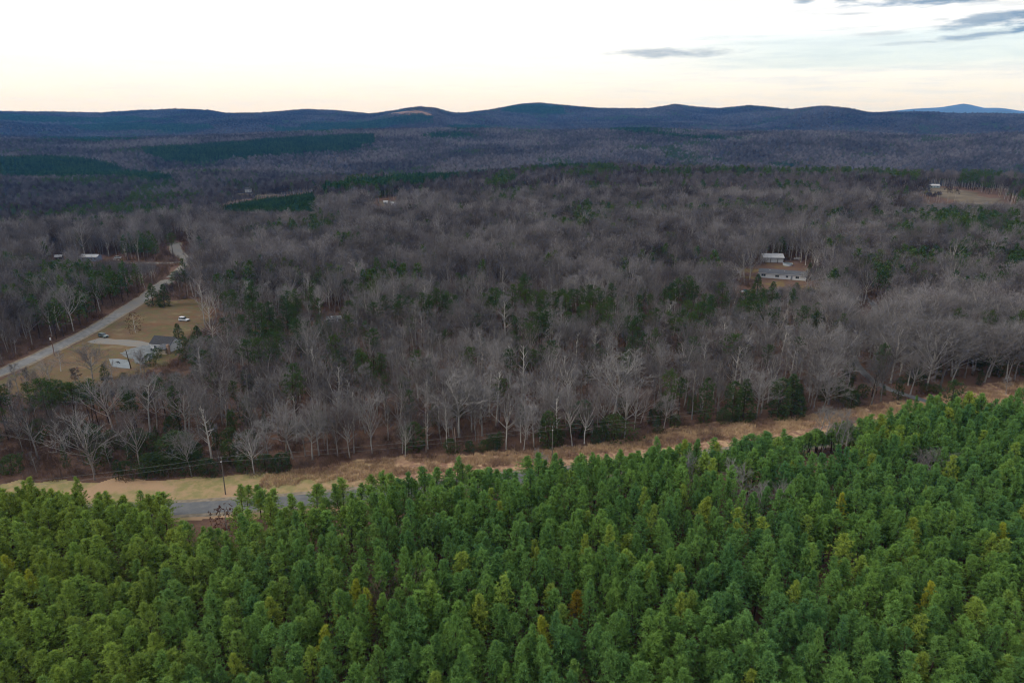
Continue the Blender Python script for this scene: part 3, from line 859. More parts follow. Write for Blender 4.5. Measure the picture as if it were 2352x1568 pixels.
def scatter(name, forms, P, label, cat, mat_any):
    """one uncountable mass: points carrying index, turn and scale, with a form stood on each"""
    P = np.asarray(P, np.float32)        # x y z idx rz sxy sz
    coll = bpy.data.collections.new(name + '_forms')
    for i, f in enumerate(forms):
        coll.objects.link(bpy.data.objects.new('%s_form_%02d' % (name, i), f.whole))
    me = bpy.data.meshes.new(name); me.vertices.add(len(P)); me.vertices.foreach_set('co', P[:, :3].ravel())
    a = me.attributes.new('form', 'INT', 'POINT'); a.data.foreach_set('value', P[:, 3].astype(np.int32))
    a = me.attributes.new('turn', 'FLOAT_VECTOR', 'POINT'); z = np.zeros((len(P), 3), np.float32); z[:, 2] = P[:, 4]; z[:, :2] = rng.normal(0, .035, (len(P), 2)); a.data.foreach_set('vector', z.ravel())
    a = me.attributes.new('size', 'FLOAT_VECTOR', 'POINT'); a.data.foreach_set('vector', np.ascontiguousarray(P[:, [5, 5, 6]]).ravel())
    o = obj(name, me); tag(o, label, cat, kind='stuff')
    ng = bpy.data.node_groups.new(name, 'GeometryNodeTree')
    ng.interface.new_socket('Geometry', in_out='INPUT', socket_type='NodeSocketGeometry')
    ng.interface.new_socket('Geometry', in_out='OUTPUT', socket_type='NodeSocketGeometry')
    N = ng.nodes; L = ng.links
    gi, go = N.new('NodeGroupInput'), N.new('NodeGroupOutput'); ip = N.new('GeometryNodeInstanceOnPoints')
    ci = N.new('GeometryNodeCollectionInfo'); ci.inputs[0].default_value = coll; ci.inputs[1].default_value = True; ci.inputs[2].default_value = True
    def attr(nm, dt):
        q = N.new('GeometryNodeInputNamedAttribute'); q.data_type = dt; q.inputs[0].default_value = nm
        return [s_ for s_ in q.outputs if s_.enabled and s_.name == 'Attribute'][0]
    L.new(gi.outputs[0], ip.inputs['Points']); L.new(ci.outputs[0], ip.inputs['Instance'])
    ip.inputs['Pick Instance'].default_value = True
    L.new(attr('form', 'INT'), ip.inputs['Instance Index']); L.new(attr('turn', 'FLOAT_VECTOR'), ip.inputs['Rotation']); L.new(attr('size', 'FLOAT_VECTOR'), ip.inputs['Scale'])
    L.new(ip.outputs[0], go.inputs[0])
    md = o.modifiers.new('scatter', 'NODES'); md.node_group = ng
    return o

rng = np.random.default_rng(11)
rp = random.Random(5)

# ------------------------------------------------------------------ tree forms
PF = [Form('young_pine', pine_form(100 + i, 14.4 + .4 * (i % 3), .34 + .03 * (i % 3), (2.45, 2.75, 2.25, 3.0)[i % 4], tufts=5, blades=12, w=.115, L=.46, gap=(.08, .16, .05, .22)[(i // 2) % 4], tap=(1.05, .95, 1.15, .85, 1.0)[i % 5]), PBARK, PINE) for i in range(16)]
PF_THIN = [Form('thin_pine', pine_form(150 + i, 13.5, .52, 1.35, tufts=3, gap=.22), PBARK, PINE) for i in range(3)]
BF = [Form('bare_hardwood', bare_form(200 + i, 20.0, .42 + .04 * (i % 3), 4.5, 9 + i % 3, 'vase'), BARK, TWIG) for i in range(5)] + \
     [Form('domed_hardwood', bare_form(220 + i, 20.0, .46, 5.0, 13, 'dome'), BARK, TWIG) for i in range(3)] + \
     [Form('slim_hardwood', bare_form(240 + i, 18.0, .40, 2.6, 15, 'slim'), BARK, TWIG) for i in range(3)]
BF2 = [Form('woodland_hardwood', bare_form(260 + i, 20.0, .44, 4.2, 9, 'vase' if i % 2 else 'dome', 2), BARK, MTWIG) for i in range(5)]
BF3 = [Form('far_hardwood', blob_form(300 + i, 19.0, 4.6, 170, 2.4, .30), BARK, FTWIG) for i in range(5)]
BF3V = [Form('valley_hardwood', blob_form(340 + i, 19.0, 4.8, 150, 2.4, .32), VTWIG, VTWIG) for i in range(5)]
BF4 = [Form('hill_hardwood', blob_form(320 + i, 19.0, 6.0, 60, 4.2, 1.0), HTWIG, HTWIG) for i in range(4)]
WF = [Form('woodland_pine', wild_pine_form(400 + i, 17.0, 2.6 + .3 * i, .42 + .05 * i), PBARK, WPINE) for i in range(4)] + \
     [Form('cedar', cedar_form(420 + i, 9.0, 1.55, ('cone', 'column', 'cone')[i]), PBARK, CEDAR) for i in range(3)] + \
     [Form('holly', cedar_form(430 + i, 6.0, 2.1, 'round', 430), PBARK, CEDAR) for i in range(2)]
WF_FAR = [Form('far_evergreen', blob_form(450 + i, 15.0, 2.6, 170, 1.4, .40, 'green', .3 if i else .45), PBARK, WPINE) for i in range(4)]
SF = [Form('stand_pine', blob_form(470 + i, 13.0, 2.2, 120, 1.5, .45, 'green', .15), PBARK, FPINE) for i in range(4)]
SF2 = [Form('far_stand_pine', blob_form(480 + i, 16.0, 3.6, 50, 3.0, 1.1, 'green', .15), PBARK, FPINE) for i in range(3)]
UF = [Form('brush', brush_form(500 + i), BRUSH, BRUSH) for i in range(3)]
GF = [Form('sedge', grass_form(520 + i), STRAW, STRAW) for i in range(3)]

# ------------------------------------------------------------------ where things stand
TOTAL = {}
placed = []          # x, y, keep-clear radius


def put_tree(forms, i, u, v, vt, name, label, cat, group, sx=None, rz=None, thing_h=None):
    x, y = at(u, v); Hh = thing_h or max(2.5, top_at(x, y, vt)); f = forms[i]; sz = Hh / f.H
    placed.append((x, y, 2.6))
    return stand(forms, i, x, y, (sx or 1.0) * sz, sz, rp.random() * 6.28 if rz is None else rz, name, label, cat, group)

BG = 'bare hardwoods beyond the road'
HAND_BARE = [   # form, foot u, foot v, top v, width factor, label
    (0, 218, 1089, 922, 1.25, 'large pale bare tree with forked spreading crown above the left end of the straw strip'),
    (1, 88, 1055, 910, 1.2, 'wide bare tree with level side limbs near the left edge of the front wood'),
    (2, 265, 1005, 862, 1.15, 'tall bare tree with fanned crown behind the forked pale tree on the left'),
    (5, 307, 1012, 934, 1.1, 'small round crowned bare tree between the tall grey trunks at the left'),
    (8, 345, 998, 856, 1.0, 'tall slender grey trunked bare tree left of the leaning pole'),
    (3, 427, 1008, 858, 1.35, 'big double topped pale bare tree above and left of the leaning pole'),
    (9, 253, 1072, 1012, .9, 'short pale bare tree close beside the large forked tree'),
    (10, 84, 1084, 1034, .9, 'small leafless tree low in the bottom left of the wood'),
    (6, 215, 882, 776, 1.15, 'dark rounded bare yard tree on the lawn left of the pale slab'),
    (8, 178, 888, 843, 1.2, 'thin bare yard tree, left one of the pair beside the dark rounded tree'),
    (9, 187, 888, 840, 1.2, 'thin bare yard tree, right one of the pair beside the dark rounded tree'),
    (2, 118, 886, 822, 1.2, 'bare fan shaped lawn tree below the utility pole with the white transformer'),
    (4, 80, 904, 832, 1.1, 'bare yard tree at the lower end of the lawn, second from the left edge'),
    (10, 43, 902, 832, 1.1, 'slim bare tree on the lawn near the left edge below the back road'),
    (8, 65, 909, 842, .8, 'thin dark bare trunk between two lawn trees at the lower left'),
    (8, 618, 1056, 955, 1.05, 'slender white limbed bare tree right of the leaning pole at the wood edge'),
    (0, 657, 1037, 932, 1.0, 'pale bushy bare tree third right of the leaning pole'),
    (5, 718, 1056, 938, 1.0, 'round topped bare tree just above the straw strip right of the leaning pole'),
    (8, 746, 1030, 962, .8, 'thin bare pole tree beside the round topped tree'),
    (1, 852, 1022, 876, 1.1, 'pale bare tree left of the taller snag with many upright limbs'),
    (2, 978, 988, 878, 1.0, 'bare tree standing directly behind the left broken snag'),
    (3, 1055, 1004, 841, 1.45, 'great white vase shaped bare tree at the centre of the front wood'),
    (4, 1031, 1001, 884, .95, 'grey bare tree half hidden left of the great vase shaped tree'),
    (6, 1108, 1001, 868, 1.0, 'straight grey trunked bare tree right of the great vase shaped tree'),
    (1, 940, 892, 792, 1.3, 'wide pale bare tree with sprawling limbs uphill of the snags'),
    (6, 1088, 812, 696, 1.35, 'big bare domed tree high in the middle of the wood'),
    (9, 1227, 1026, 918, 1.1, 'bare tree with drooping twigs close left of the middle utility pole'),
    (10, 1196, 1016, 940, 1.1, 'smaller twiggy bare tree second left of the middle utility pole'),
    (7, 1407, 960, 796, 1.35, 'very large domed beige bare tree right of the middle utility pole'),
    (0, 1471, 972, 868, 1.05, 'white fan shaped bare tree right of the large domed beige tree'),
    (6, 1888, 948, 836, 1.2, 'even fan shaped bare tree with black trunk left of the driveway mouth'),
    (5, 1737, 958, 836, 1.1, 'open crowned bare tree behind the right one of the paired poles'),
    (2, 1652, 945, 862, 1.0, 'bare tree behind the left one of the paired poles'),
    (5, 2045, 880, 728, 1.25, 'tall domed hardwood behind the driveway pine on the reddish leaf floor'),
    (6, 2115, 879, 730, 1.25, 'tall domed hardwood with thick trunk, left of the thickest trunk on the reddish floor'),
    (7, 2159, 891, 735, 1.3, 'tall domed hardwood with the thickest trunk above the dark driveway bush'),
    (5, 2215, 868, 720, 1.2, 'tall domed hardwood second right of the dark driveway bush'),
    (6, 2270, 866, 726, 1.2, 'tall domed hardwood near the right edge above the rough field'),
    (7, 2330, 872, 738, 1.2, 'tall domed hardwood cut by the right edge of the photo'),
    (5, 2080, 760, 662, 1.5, 'widest rounded bare crown on the right below the curved driveway'),
    (6, 1990, 800, 700, 1.3, 'rounded bare crown beside the lower bend of the driveway'),
    (7, 2200, 780, 668, 1.4, 'broad rounded bare crown toward the right edge above the tall trunks'),
    (9, 2310, 905, 862, 1.0, 'small pale bare tree standing alone in the rough field at the right edge'),
    (5, 1852, 672, 612, 1.1, 'bare tree at the right front corner of the long white house'),
    (1, 1897, 676, 600, 1.2, 'bare tree right of the dark blue car by the long white house'), (0, 1722, 642, 588, 1.2, 'bare tree at the left end of the right hand clearing'),
    (5, 1680, 668, 606, 1.3, 'round bare tree left of the clearing of the long white house'), (9, 335, 880, 812, 1.2, 'slim bare tree in front of the dark roofed house'), (10, 262, 888, 826, 1.2, 'slim bare tree in front of the pale slab'),
    (2, 325, 858, 800, 1.2, 'bare tree between the grey gravel yard and the wood'), (9, 140, 852, 800, 1.1, 'thin bare tree beside the back road on the lawn'),
    (5, 465, 830, 765, 1.2, 'bare tree right of the dark roofed house at the edge of the wood'), (1, 490, 790, 715, 1.2, 'bare tree at the right side of the lawn below the tall half bare one'),
    (9, 470, 745, 630, .8, 'tall half bare tree at the right end of the lawn above the white car'),
]
PALE_F = {i: Form('pale_hardwood', bare_form(640 + i, 20.0, .42 + .04 * (i % 3), 4.6, 10, 'vase' if i < 5 else ('dome' if i < 8 else 'slim')), PALEB, PALET) for i in range(11)}
for (i, u, v, vt, sx, lab) in HAND_BARE:
    put_tree(PALE_F if any(w_ in lab for w_ in ('pale', 'white', 'beige', 'grey trunk', 'snag', 'round')) and 'dark' not in lab else BF, i, u, v, vt, 'bare_tree', lab, 'tree', BG, sx)
for (u, vt, i, hh, lab) in ((1888, 938, 8, 13, 'leftmost tall white sapling in the gap of the pine edge'), (1903, 952, 9, 12, 'second tall white sapling in the gap of the pine edge'),
                    (1925, 945, 8, 12.5, 'middle tall white sapling in the gap of the pine edge'), (1940, 962, 10, 11, 'fourth tall white sapling in the gap of the pine edge'),
                    (1953, 978, 9, 10, 'rightmost white sapling in the gap of the pine edge'), (1793, 1084, 0, 13, 'white bare tree poking out of the plantation right of centre, largest there'),
                    (1722, 1104, 1, 12, 'small white bare tree among plantation pines left of the larger white one'), (1745, 1112, 9, 11, 'thin white bare tree between two larger bare ones in the plantation'),
                    (1594, 1058, 8, 12, 'slender bare tree rising between road edge pines right of the middle pole'), (1681, 1070, 10, 12, 'bare tree among the road edge pines below the paired poles'),
                    (1700, 1078, 9, 11.5, 'bare tree close right of another among the road edge pines below the paired poles'),
                    (2122, 1012, 0, 14, 'pale bare tree deep in the plantation at the right'), (2147, 1020, 2, 13, 'pale bare tree touching the other deep in the right plantation'),
                    (1238, 1040, 10, 9, 'thin pale sapling on the verge beside the middle utility pole'), (1255, 1052, 9, 8, 'wispy pale sapling directly below the middle utility pole')):
    x, y = at(u, vt, hh); f = BF[i]; placed.append((x, y, 2.6)); placed.append((x * .975, y * .975, 2.2))
    stand(PALE_F, i, x, y, hh / f.H * (.8 if i > 7 else 1.0), hh / f.H, rp.random() * 6, 'bare_tree', lab, 'tree', 'bare trees along the plantation')
f = Form('brown_domed_tree', bare_form(610, 12.0, .3, 4.0, 14, 'dome'), BRUSH, BRUSH); x, y = at(890, 1346, 12.5); placed.append((x, y, 3.2))
stand([f], 0, x, y, 1.0, 1.05, 1.0, 'bare_tree', 'brown rounded leafless tree sunk among the plantation pines left of centre', 'tree', None)
f = Form('rusty_oak', cedar_form(611, 9.0, 3.0, 'round', 210, .4, .12, 6), BARK, RUST)
put_tree([f], 0, 311, 764, 716, 'oak', 'small oak holding rusty brown leaves on the lawn by the driveway', 'tree', None)
f2 = Form('red_bush', cedar_form(612, 4.0, 2.0, 'round', 150, .35, .10, 6), BARK, RUST)
x, y = at(513, 1164, 6.5); placed.append((x, y, 2)); stand([f2], 0, x, y, 1.5, 1.6, 0, 'red_shrub', 'reddish bush at the road edge beyond the leaning pole', 'shrub', None)
x, y = at(548, 1116, 11); placed.append((x, y, 2)); stand(PF_THIN, 0, x, y, 1.3, .85, 0, 'ragged_pine', 'ragged thin pine in front of the road just right of the leaning pole', 'pine tree', None)
OLIVE = foliage('yellow_green_needles', [(.52, .60, .075), (.64, .66, .085), (.46, .58, .08)], .35)
f3 = [Form('golden_pine', pine_form(613, 13.8, .5, 1.7), PBARK, GOLD)] + [Form('yellow_green_pine', pine_form(614 + i, 14.0, .3, 2.1, tap=1.0), PBARK, OLIVE) for i in range(3)]
x, y = at(1322, 1352, 14.2); placed.append((x, y, 2.2)); placed.append((x * .97, y * .97, 1.8))
stand(f3, 0, x, y, 1.05, 1.02, 0, 'golden_pine', 'single bright golden pine near the bottom centre of the plantation', 'pine tree', None)
for q, (u, v, lab) in enumerate(((812, 1330, 'yellow green pine just left of the brown rounded tree, largest of three'), (776, 1358, 'yellow green pine left of the largest yellow green one'), (838, 1356, 'yellow green pine right below the largest yellow green one'),
                                 (22, 1262, 'yellow green pine at the left edge of the plantation, upper one'), (58, 1300, 'yellow green pine at the left edge of the plantation, lower one'), (735, 1432, 'yellow green pine below and left of the yellow group'),
                                 (1944, 1138, 'slim yellow green pine in the right part of the plantation'), (2312, 1196, 'yellow green pine close to the right edge of the photo'), (2140, 1330, 'yellow green pine low in the right part of the plantation'), (1255, 1400, 'yellow green pine left of the single golden pine'))):
    x, y = at(u, v, 14.0); placed.append((x, y, 1.7)); stand(f3, 1 + q % 3, x, y, .95, 1.0, q, 'yellow_green_pine', lab, 'pine tree', 'yellow green pines in the plantation')
x, y = at(2197, 866, 19); placed.append((x, y, 3))
stand(WF, 1, x, y, 1.15, 19 / WF[1].H, 0, 'pine_tree', 'taller bushy pine standing up over the plantation edge at the right', 'pine tree', None)
# road edge pines that stand clear of the rest
for (u, vt, hh, lab) in ((243, 1122, 14, 'broad dark pine standing taller at the plantation edge on the left'), (287, 1140, 12.5, 'pointed pine right of the broad dark one at the left of the plantation edge'),
                     (335, 1135, 12, 'thin pine overlapping the road left end, taller of two'), (368, 1138, 12, 'thin pine overlapping the road left end, right one of two'),
                     (1244, 1052, 13, 'tall pine in front of the straw strip just left of the middle pole'), (1305, 1068, 12, 'pine at the road edge right of the middle pole foot'),
                     (1462, 1036, 14, 'pointed pine overlapping straw strip halfway between middle and paired poles'), (1520, 1040, 13, 'pine with bare lower trunk at the road edge'),
                     (1561, 1020, 14, 'tallest pine of the group overlapping the straw strip right of centre'), (1625, 1036, 13, 'thin topped pine overlapping the road right of centre'),
                     (1656, 1032, 13, 'pine overlapping the road below the paired poles'), (1745, 994, 14, 'lanky pine with bare stem over the road below the right paired pole'),
                     (1713, 1040, 12, 'short pine at road edge below the right paired pole'), (1785, 1020, 13, 'pine at road edge right of the lanky one'), (1830, 1012, 13, 'pine at the road edge where it meets the white saplings'),
                     (1990, 985, 12, 'slim pine right of the white saplings')):
    x, y = at(u, vt, hh); placed.append((x, y, 1.4)); ff = PF_THIN if vt < 1000 or u > 1960 else PF
    i = rp.randrange(len(ff)); stand(ff, i, x, y, .95, hh / ff[i].H, rp.random() * 6, 'pine_tree', lab, 'pine tree', 'pines along the road edge')

EG = 'evergreens in the bare wood'
HAND_EV = [  # form (0-3 pine, 4-6 cedar, 7-8 holly), foot u, v, top v, width, label
    (1, 2002, 911, 782, .8, 'tall pine with bare dark lower trunk at the bend of the driveway'), (0, 2012, 905, 800, .6, 'slimmer pine touching the tall driveway pine'),
    (3, 1677, 884, 756, 1.2, 'soft blue green white pine high behind the paired poles'), (4, 1925, 922, 862, .9, 'dark narrow cedar left of the black trunked fan tree, leaning right'),
    (5, 1954, 938, 894, 1.1, 'dark cone cedar right of the fan tree with black trunk'), (4, 1968, 932, 908, 1.0, 'small dark cedar beside the cone cedar near the driveway mouth'),
    (5, 1680, 966, 872, 1.0, 'dark green cedar directly behind the left paired pole'), (4, 1706, 962, 868, 1.3, 'broad dark cedar between the paired poles'),
    (5, 1784, 960, 862, 1.2, 'large dark cedar right of the paired poles, left of two'), (4, 1815, 956, 858, 1.4, 'large dark cedar right of the paired poles, right of two'), (4, 1832, 948, 880, 1.0, 'dark cedar trailing right of the two large ones'),
    (5, 1616, 972, 864, .8, 'slim green pine like cedar left of the paired poles'), (8, 1660, 972, 938, 1.2, 'low dark evergreen bush at the foot of the left paired pole'),
    (7, 2128, 902, 880, 1.3, 'dark round bush beside the driveway mouth, left one'), (8, 2150, 902, 882, 1.4, 'dark round bush beside the driveway mouth, right one'), (4, 2027, 906, 882, 1.1, 'small dark evergreen at the driveway edge'),
    (4, 1738, 688, 628, 1.2, 'dark conical spruce, first in the row below the long white house'), (4, 1771, 696, 646, 1.3, 'dark conical spruce, second in the row below the long white house'),
    (6, 1826, 698, 648, 1.3, 'dark conical spruce, third in the row below the long white house'), (4, 1857, 642, 602, 1.0, 'pointed spruce at the right end of the long white house'), (4, 1706, 694, 674, 1.1, 'small dark evergreen below the yard heap'),
    (8, 1848, 725, 694, 1.2, 'green shrubby evergreen below the spruces'), (7, 1952, 702, 680, 1.0, 'bright green bush inside the curve of the driveway'),
    (5, 1872, 762, 692, 1.1, 'tall narrow evergreen right of the spruces in the wood'), (8, 1768, 740, 706, 1.1, 'green bush among bare trees below the spruces'),
    (1, 550, 1022, 940, 1.0, 'dark pine right of the leaning pole well inside the wood'), (5, 950, 1034, 968, 1.5, 'big dark cedar left of the left snag'), (2, 946, 1002, 896, .9, 'olive pine above the big dark cedar'),
    (2, 1146, 972, 860, 1.0, 'bright green slim pine right of the great vase tree'), (7, 1034, 1042, 1006, 1.0, 'dark evergreen bush at the foot of the right snag'), (8, 1134, 1032, 998, 1.2, 'green evergreen bush at the wood edge below the grey trunks'),
    (7, 1112, 1036, 1010, 1.1, 'low evergreen bush left of another at the wood edge below the grey trunks'), (8, 1078, 1038, 1012, 1.1, 'low evergreen bush right of the right snag'), (5, 1258, 1026, 940, 1.1, 'dark cedar right behind the middle utility pole'),
    (8, 1280, 1022, 984, 1.1, 'dark green bush just right of the middle utility pole'), (5, 1337, 998, 918, 1.5, 'large egg shaped dark evergreen right of the middle pole'), (4, 1367, 1018, 974, 1.0, 'small dark cone at the wood edge right of the egg shaped evergreen'),
    (7, 1410, 1012, 950, 1.3, 'dark rounded evergreen below the large domed beige tree'), (4, 1385, 1012, 962, 1.1, 'narrow evergreen left of the rounded one below the domed tree'), (4, 1510, 994, 954, 1.1, 'dark evergreen at the wood edge below the white fan tree'),
    (1, 1540, 978, 846, 1.0, 'tall dark pine in front of the wood left of the paired poles'), (2, 1556, 966, 858, .9, 'pine just right of the tall dark one'), (8, 1548, 980, 950, 1.1, 'low bush at the foot of the tall dark pine'),
    (3, 776, 884, 798, 1.1, 'broad dark green pine in the middle left of the wood, left of two'), (2, 836, 896, 812, 1.3, 'broad dark green pine in the middle left of the wood, right of two'), (1, 886, 952, 856, .9, 'yellowish pine below the two broad ones'),
    (7, 122, 930, 872, 1.5, 'dark holly mass at the bottom of the lawn, left part'), (8, 152, 926, 880, 1.5, 'dark holly mass at the bottom of the lawn, middle part'), (7, 180, 922, 886, 1.4, 'dark holly mass at the bottom of the lawn, right part'),
    (6, 242, 870, 834, 1.3, 'dark cedar at the lower left corner of the pale slab'), (5, 476, 872, 802, 1.7, 'dark cedar behind the house on the wood side'), (5, 428, 828, 772, 1.3, 'tall dark evergreen at the right gable of the dark roofed house'),
    (5, 440, 822, 780, 1.5, 'blue green evergreen right of the tall one at the house'), (8, 362, 822, 798, 1.2, 'bright green bush in front of the dark roofed house'), (8, 345, 840, 812, 1.3, 'small dark bush left of the house deck'),
    (6, 455, 788, 746, 1.4, 'small evergreen on the lawn right of the house'), (6, 412, 780, 742, 1.4, 'grey green evergreen behind the house by the white car'),
    (3, 153, 752, 676, 1.0, 'green white pine beyond the back road at the left'), (4, 352, 702, 650, 1.3, 'dark spruce beside the back road'), (6, 378, 704, 652, 1.2, 'second dark spruce beside the back road'),
    (0, 430, 684, 592, .7, 'tall thin pine overlapping the bend of the back road'), (3, 400, 600, 530, 1.1, 'large dark pine beside the pale road bend'), (1, 330, 540, 484, 1.3, 'high dark pine crown above the road bend, left of three'),
    (0, 350, 536, 478, 1.3, 'high dark pine crown above the road bend, middle of three'), (2, 408, 528, 484, 1.3, 'blue green pine at the far end of the road bend'), (1, 470, 620, 540, .7, 'slim pine right of the road bend'),
    (8, 345, 1088, 1042, 1.4, 'dark evergreen bush at the wood edge, first left of the leaning pole'), (7, 385, 1090, 1048, 1.3, 'dark evergreen bush at the wood edge, second left of the leaning pole'), (8, 440, 1086, 1036, 1.4, 'dark evergreen bush at the wood edge close left of the leaning pole'),
    (7, 478, 1092, 1052, 1.3, 'low dark evergreen touching the leaning pole'), (5, 530, 1070, 1008, 1.2, 'dark cedar directly right of the leaning pole'), (8, 565, 1084, 1042, 1.2, 'dark bush at the wood edge right of the leaning pole'),
    (7, 610, 1080, 1042, 1.4, 'broad dark bush second right of the leaning pole'), (8, 650, 1080, 1040, 1.4, 'broad dark bush third right of the leaning pole'), (7, 290, 1092, 1058, 1.2, 'dark bush at the foot of the large forked tree'),
    (8, 30, 1086, 1045, 1.5, 'dark evergreen bush at the left edge of the wood'), (3, 20, 1010, 930, 1.3, 'dark pine at the left edge of the wood'), (7, 410, 1052, 992, 1.7, 'dark holly mound inside the wood below the double topped tree'),
    (0, 660, 720, 650, 1.1, 'olive pine in the pine cluster above the wood, left'), (1, 725, 712, 640, 1.0, 'dark pine in the cluster above the wood, right'), (4, 2330, 800, 752, 1.4, 'dark evergreen at the right edge of the photo'),
]
for (i, u, v, vt, sx, lab) in HAND_EV:
    nm = 'pine_tree' if i < 4 else ('cedar' if i < 7 else 'evergreen_bush')
    x, y = at(u, v); Hh = max(2.2, top_at(x, y, vt)); f = WF[i]; sz = Hh / f.H
    w0 = {0: 1.0, 1: 1.0, 2: 1.0, 3: 1.0, 4: 1.4, 5: 1.4, 6: 1.4, 7: 1.0, 8: 1.0}[i]
    placed.append((x, y, 1.8)); stand(WF, i, x, y, sx * w0 * min(sz, 1.35), sz, rp.random() * 6, nm, lab, {'p': 'pine tree', 'c': 'evergreen tree', 'e': 'bush'}[nm[0]], EG)

PL_ = np.array(placed)
NODIST = [(ROADC, 7.5), (BACKC, 6.0), (SIDE, 4.0), (SIDE2, 3.0), (UPPER, 4.0), (DRIVE_R, 2.6), (DRIVE_L, 5.0)]
CLEAR = [VERGE_P, LAWN_P, YARD_P, FIELD_P, CLEAR_C, FARM_P, FARFIELD, HILLFIELD]
# footprints of the houses that stand inside the wood
SITES = [at(*p) for p in ((212, 599), (135, 596), (273, 592), (765, 741), (1706, 668))]


EVC = [(at(u, v, 11.0), r) for (u, v, r) in (
    (615, 628, 14), (675, 628, 13), (730, 638, 12), (650, 693, 13), (590, 693, 12), (825, 673, 12), (765, 698, 9), (905, 638, 13), (850, 648, 9), (540, 658, 10), (1160, 693, 11), (935, 713, 9), (625, 818, 10), (300, 493, 22),
    (340, 493, 22), (415, 498, 18), (350, 558, 16), (385, 570, 10), (150, 693, 9), (165, 715, 8), (30, 613, 12), (2184, 507, 36), (2235, 530, 32), (2039, 503, 16), (2137, 503, 20), (2340, 546, 22), (1996, 527, 10), (1910, 527, 9), (1879, 452, 12),
    (1961, 503, 9), (2215, 452, 10), (2262, 480, 9), (1816, 499, 9), (1707, 488, 7), (1589, 589, 7), (1499, 609, 10), (1437, 625, 8), (1644, 621, 9), (1581, 750, 12), (1480, 785, 10), (1452, 765, 9), (1566, 671, 7), (2129, 648, 9), (2019, 609, 9),
    (2199, 581, 8), (2082, 581, 7), (1902, 656, 7), (2293, 773, 14), (2325, 757, 11), (1231, 458, 14), (1109, 458, 9), (1317, 498, 9), (1044, 551, 7), (1094, 528, 6), (1267, 441, 10), (901, 638, 8), (1517, 391, 24), (941, 491, 7),
    (1294, 468, 8), (1177, 584, 6), (1051, 491, 8), (1290, 700, 15), (1200, 690, 9), (1340, 690, 11), (1500, 402, 18), (1560, 405, 22), (1640, 402, 24), (1700, 400, 26), (1760, 402, 26), (1800, 398, 24), (1850, 404, 26), (1900, 402, 28),
    (1950, 404, 26), (2000, 404, 24), (2060, 408, 24), (2300, 398, 30), (2340, 400, 26), (2110, 400, 14), (20, 700, 9), (60, 790, 10), (270, 640, 8), (20, 930, 10), (1100, 760, 8), (1020, 700, 8), (1400, 720, 8), (540, 940, 7), (1230, 760, 7), (1690, 720, 8),
    (1470, 340, 40), (1600, 330, 40), (960, 390, 30), (880, 398, 30), (480, 400, 40), (740, 400, 24), (1520, 600, 9), (700, 900, 6), (1500, 880, 6), (1560, 870, 7), (590, 560, 7), (520, 540, 6), (830, 560, 8), (760, 520, 6))]


def in_clump(x, y):
    k = np.zeros(x.shape, bool)
    for (c_, r) in EVC: k |= np.hypot(x - c_[0], y - c_[1]) < r * (.7 + .6 * vnoise(x, y, 7, 21))
    return k


def free(x, y, clear=True, brush=False):
    ok = np.ones(x.shape, bool)
    for P in CLEAR:
        if not clear: continue
        ok &= ~inside(P, x, y)
    for P, d in NODIST: ok &= dist_line(P, x, y) > (d * (.8 if brush else 1))
    for sx_, sy_ in SITES: ok &= np.hypot(x - sx_, (y - sy_) * .55) > 8.0
    return ok


def away(x, y):
    ok = np.ones(x.shape, bool)
    for px_, py_, r in placed: ok &= np.hypot(x - px_, y - py_) > r
    return ok


def jgrid(d0, d1, cell, amax=46.0, jit=.45):
    m = d1 * math.sin(R(amax))
    X, Y = np.meshgrid(np.arange(-m, m, cell), np.arange(d0 * math.cos(R(amax)), d1, cell))
    X = (X + rng.uniform(-jit, jit, X.shape) * cell).ravel(); Y = (Y + rng.uniform(-jit, jit, Y.shape) * cell).ravel()
    D = np.hypot(X, Y); a = np.degrees(np.arctan2(X, Y)); k = (D >= d0) & (D < d1) & (np.abs(a) < amax)
    return X[k], Y[k]

# line of sight over the terrain, to leave out trees that hills hide completely
_va = np.arange(-62, 62.01, .5); _vd = np.concatenate([np.arange(100, 1500, 25.0), np.arange(1500, 9000, 60.0)])
_A, _Dd = np.meshgrid(np.radians(_va), _vd, indexing='ij'); _G = Hgt(_Dd * np.sin(_A), _Dd * np.cos(_A))
_blk = np.maximum.accumulate((_G + 6 - CAM_Z) / _Dd, axis=1)


def visible(x, y, top=24.0):
    D = np.hypot(x, y); a = np.degrees(np.arctan2(x, y))
    i = np.clip(np.round((a + 62) / .5).astype(int), 0, len(_va) - 1); j = np.clip(np.searchsorted(_vd, D) - 2, 0, len(_vd) - 1)
    return (Hgt(x, y) + top - CAM_Z) / D > _blk[i, j]

# how high a tree may stand where the photograph looks over it into a clearing: u0, u1, highest top row, foot rows it applies to
OVER = [(-100, 60, 902, 905, 960), (60, 210, 900, 900, 960), (210, 262, 872, 872, 985), (262, 400, 852, 852, 990), (400, 440, 846, 800, 975), (440, 500, 770, 760, 860),
        (1732, 1856, 648, 645, 745), (1740, 1862, 660, 668, 760), (1945, 2025, 712, 700, 800), (744, 790, 733, 744, 830), (325, 360, 676, 680, 770), (360, 400, 652, 656, 745), (400, 447, 612, 616, 700), (515, 730, 490, 490, 560), (860, 915, 480, 480, 520), (188, 285, 602, 600, 668), (118, 155, 602, 600, 660), (288, 400, 607, 607, 665), (372, 450, 622, 560, 700), (330, 440, 690, 690, 700),
        (2105, 2330, 470, 470, 560), (300, 345, 545, 545, 546), (395, 428, 546, 540, 592), (1955, 2030, 872, 850, 900), (1690, 1735, 680, 672, 735), (555, 582, 446, 446, 475), (2130, 2165, 440, 432, 470)]


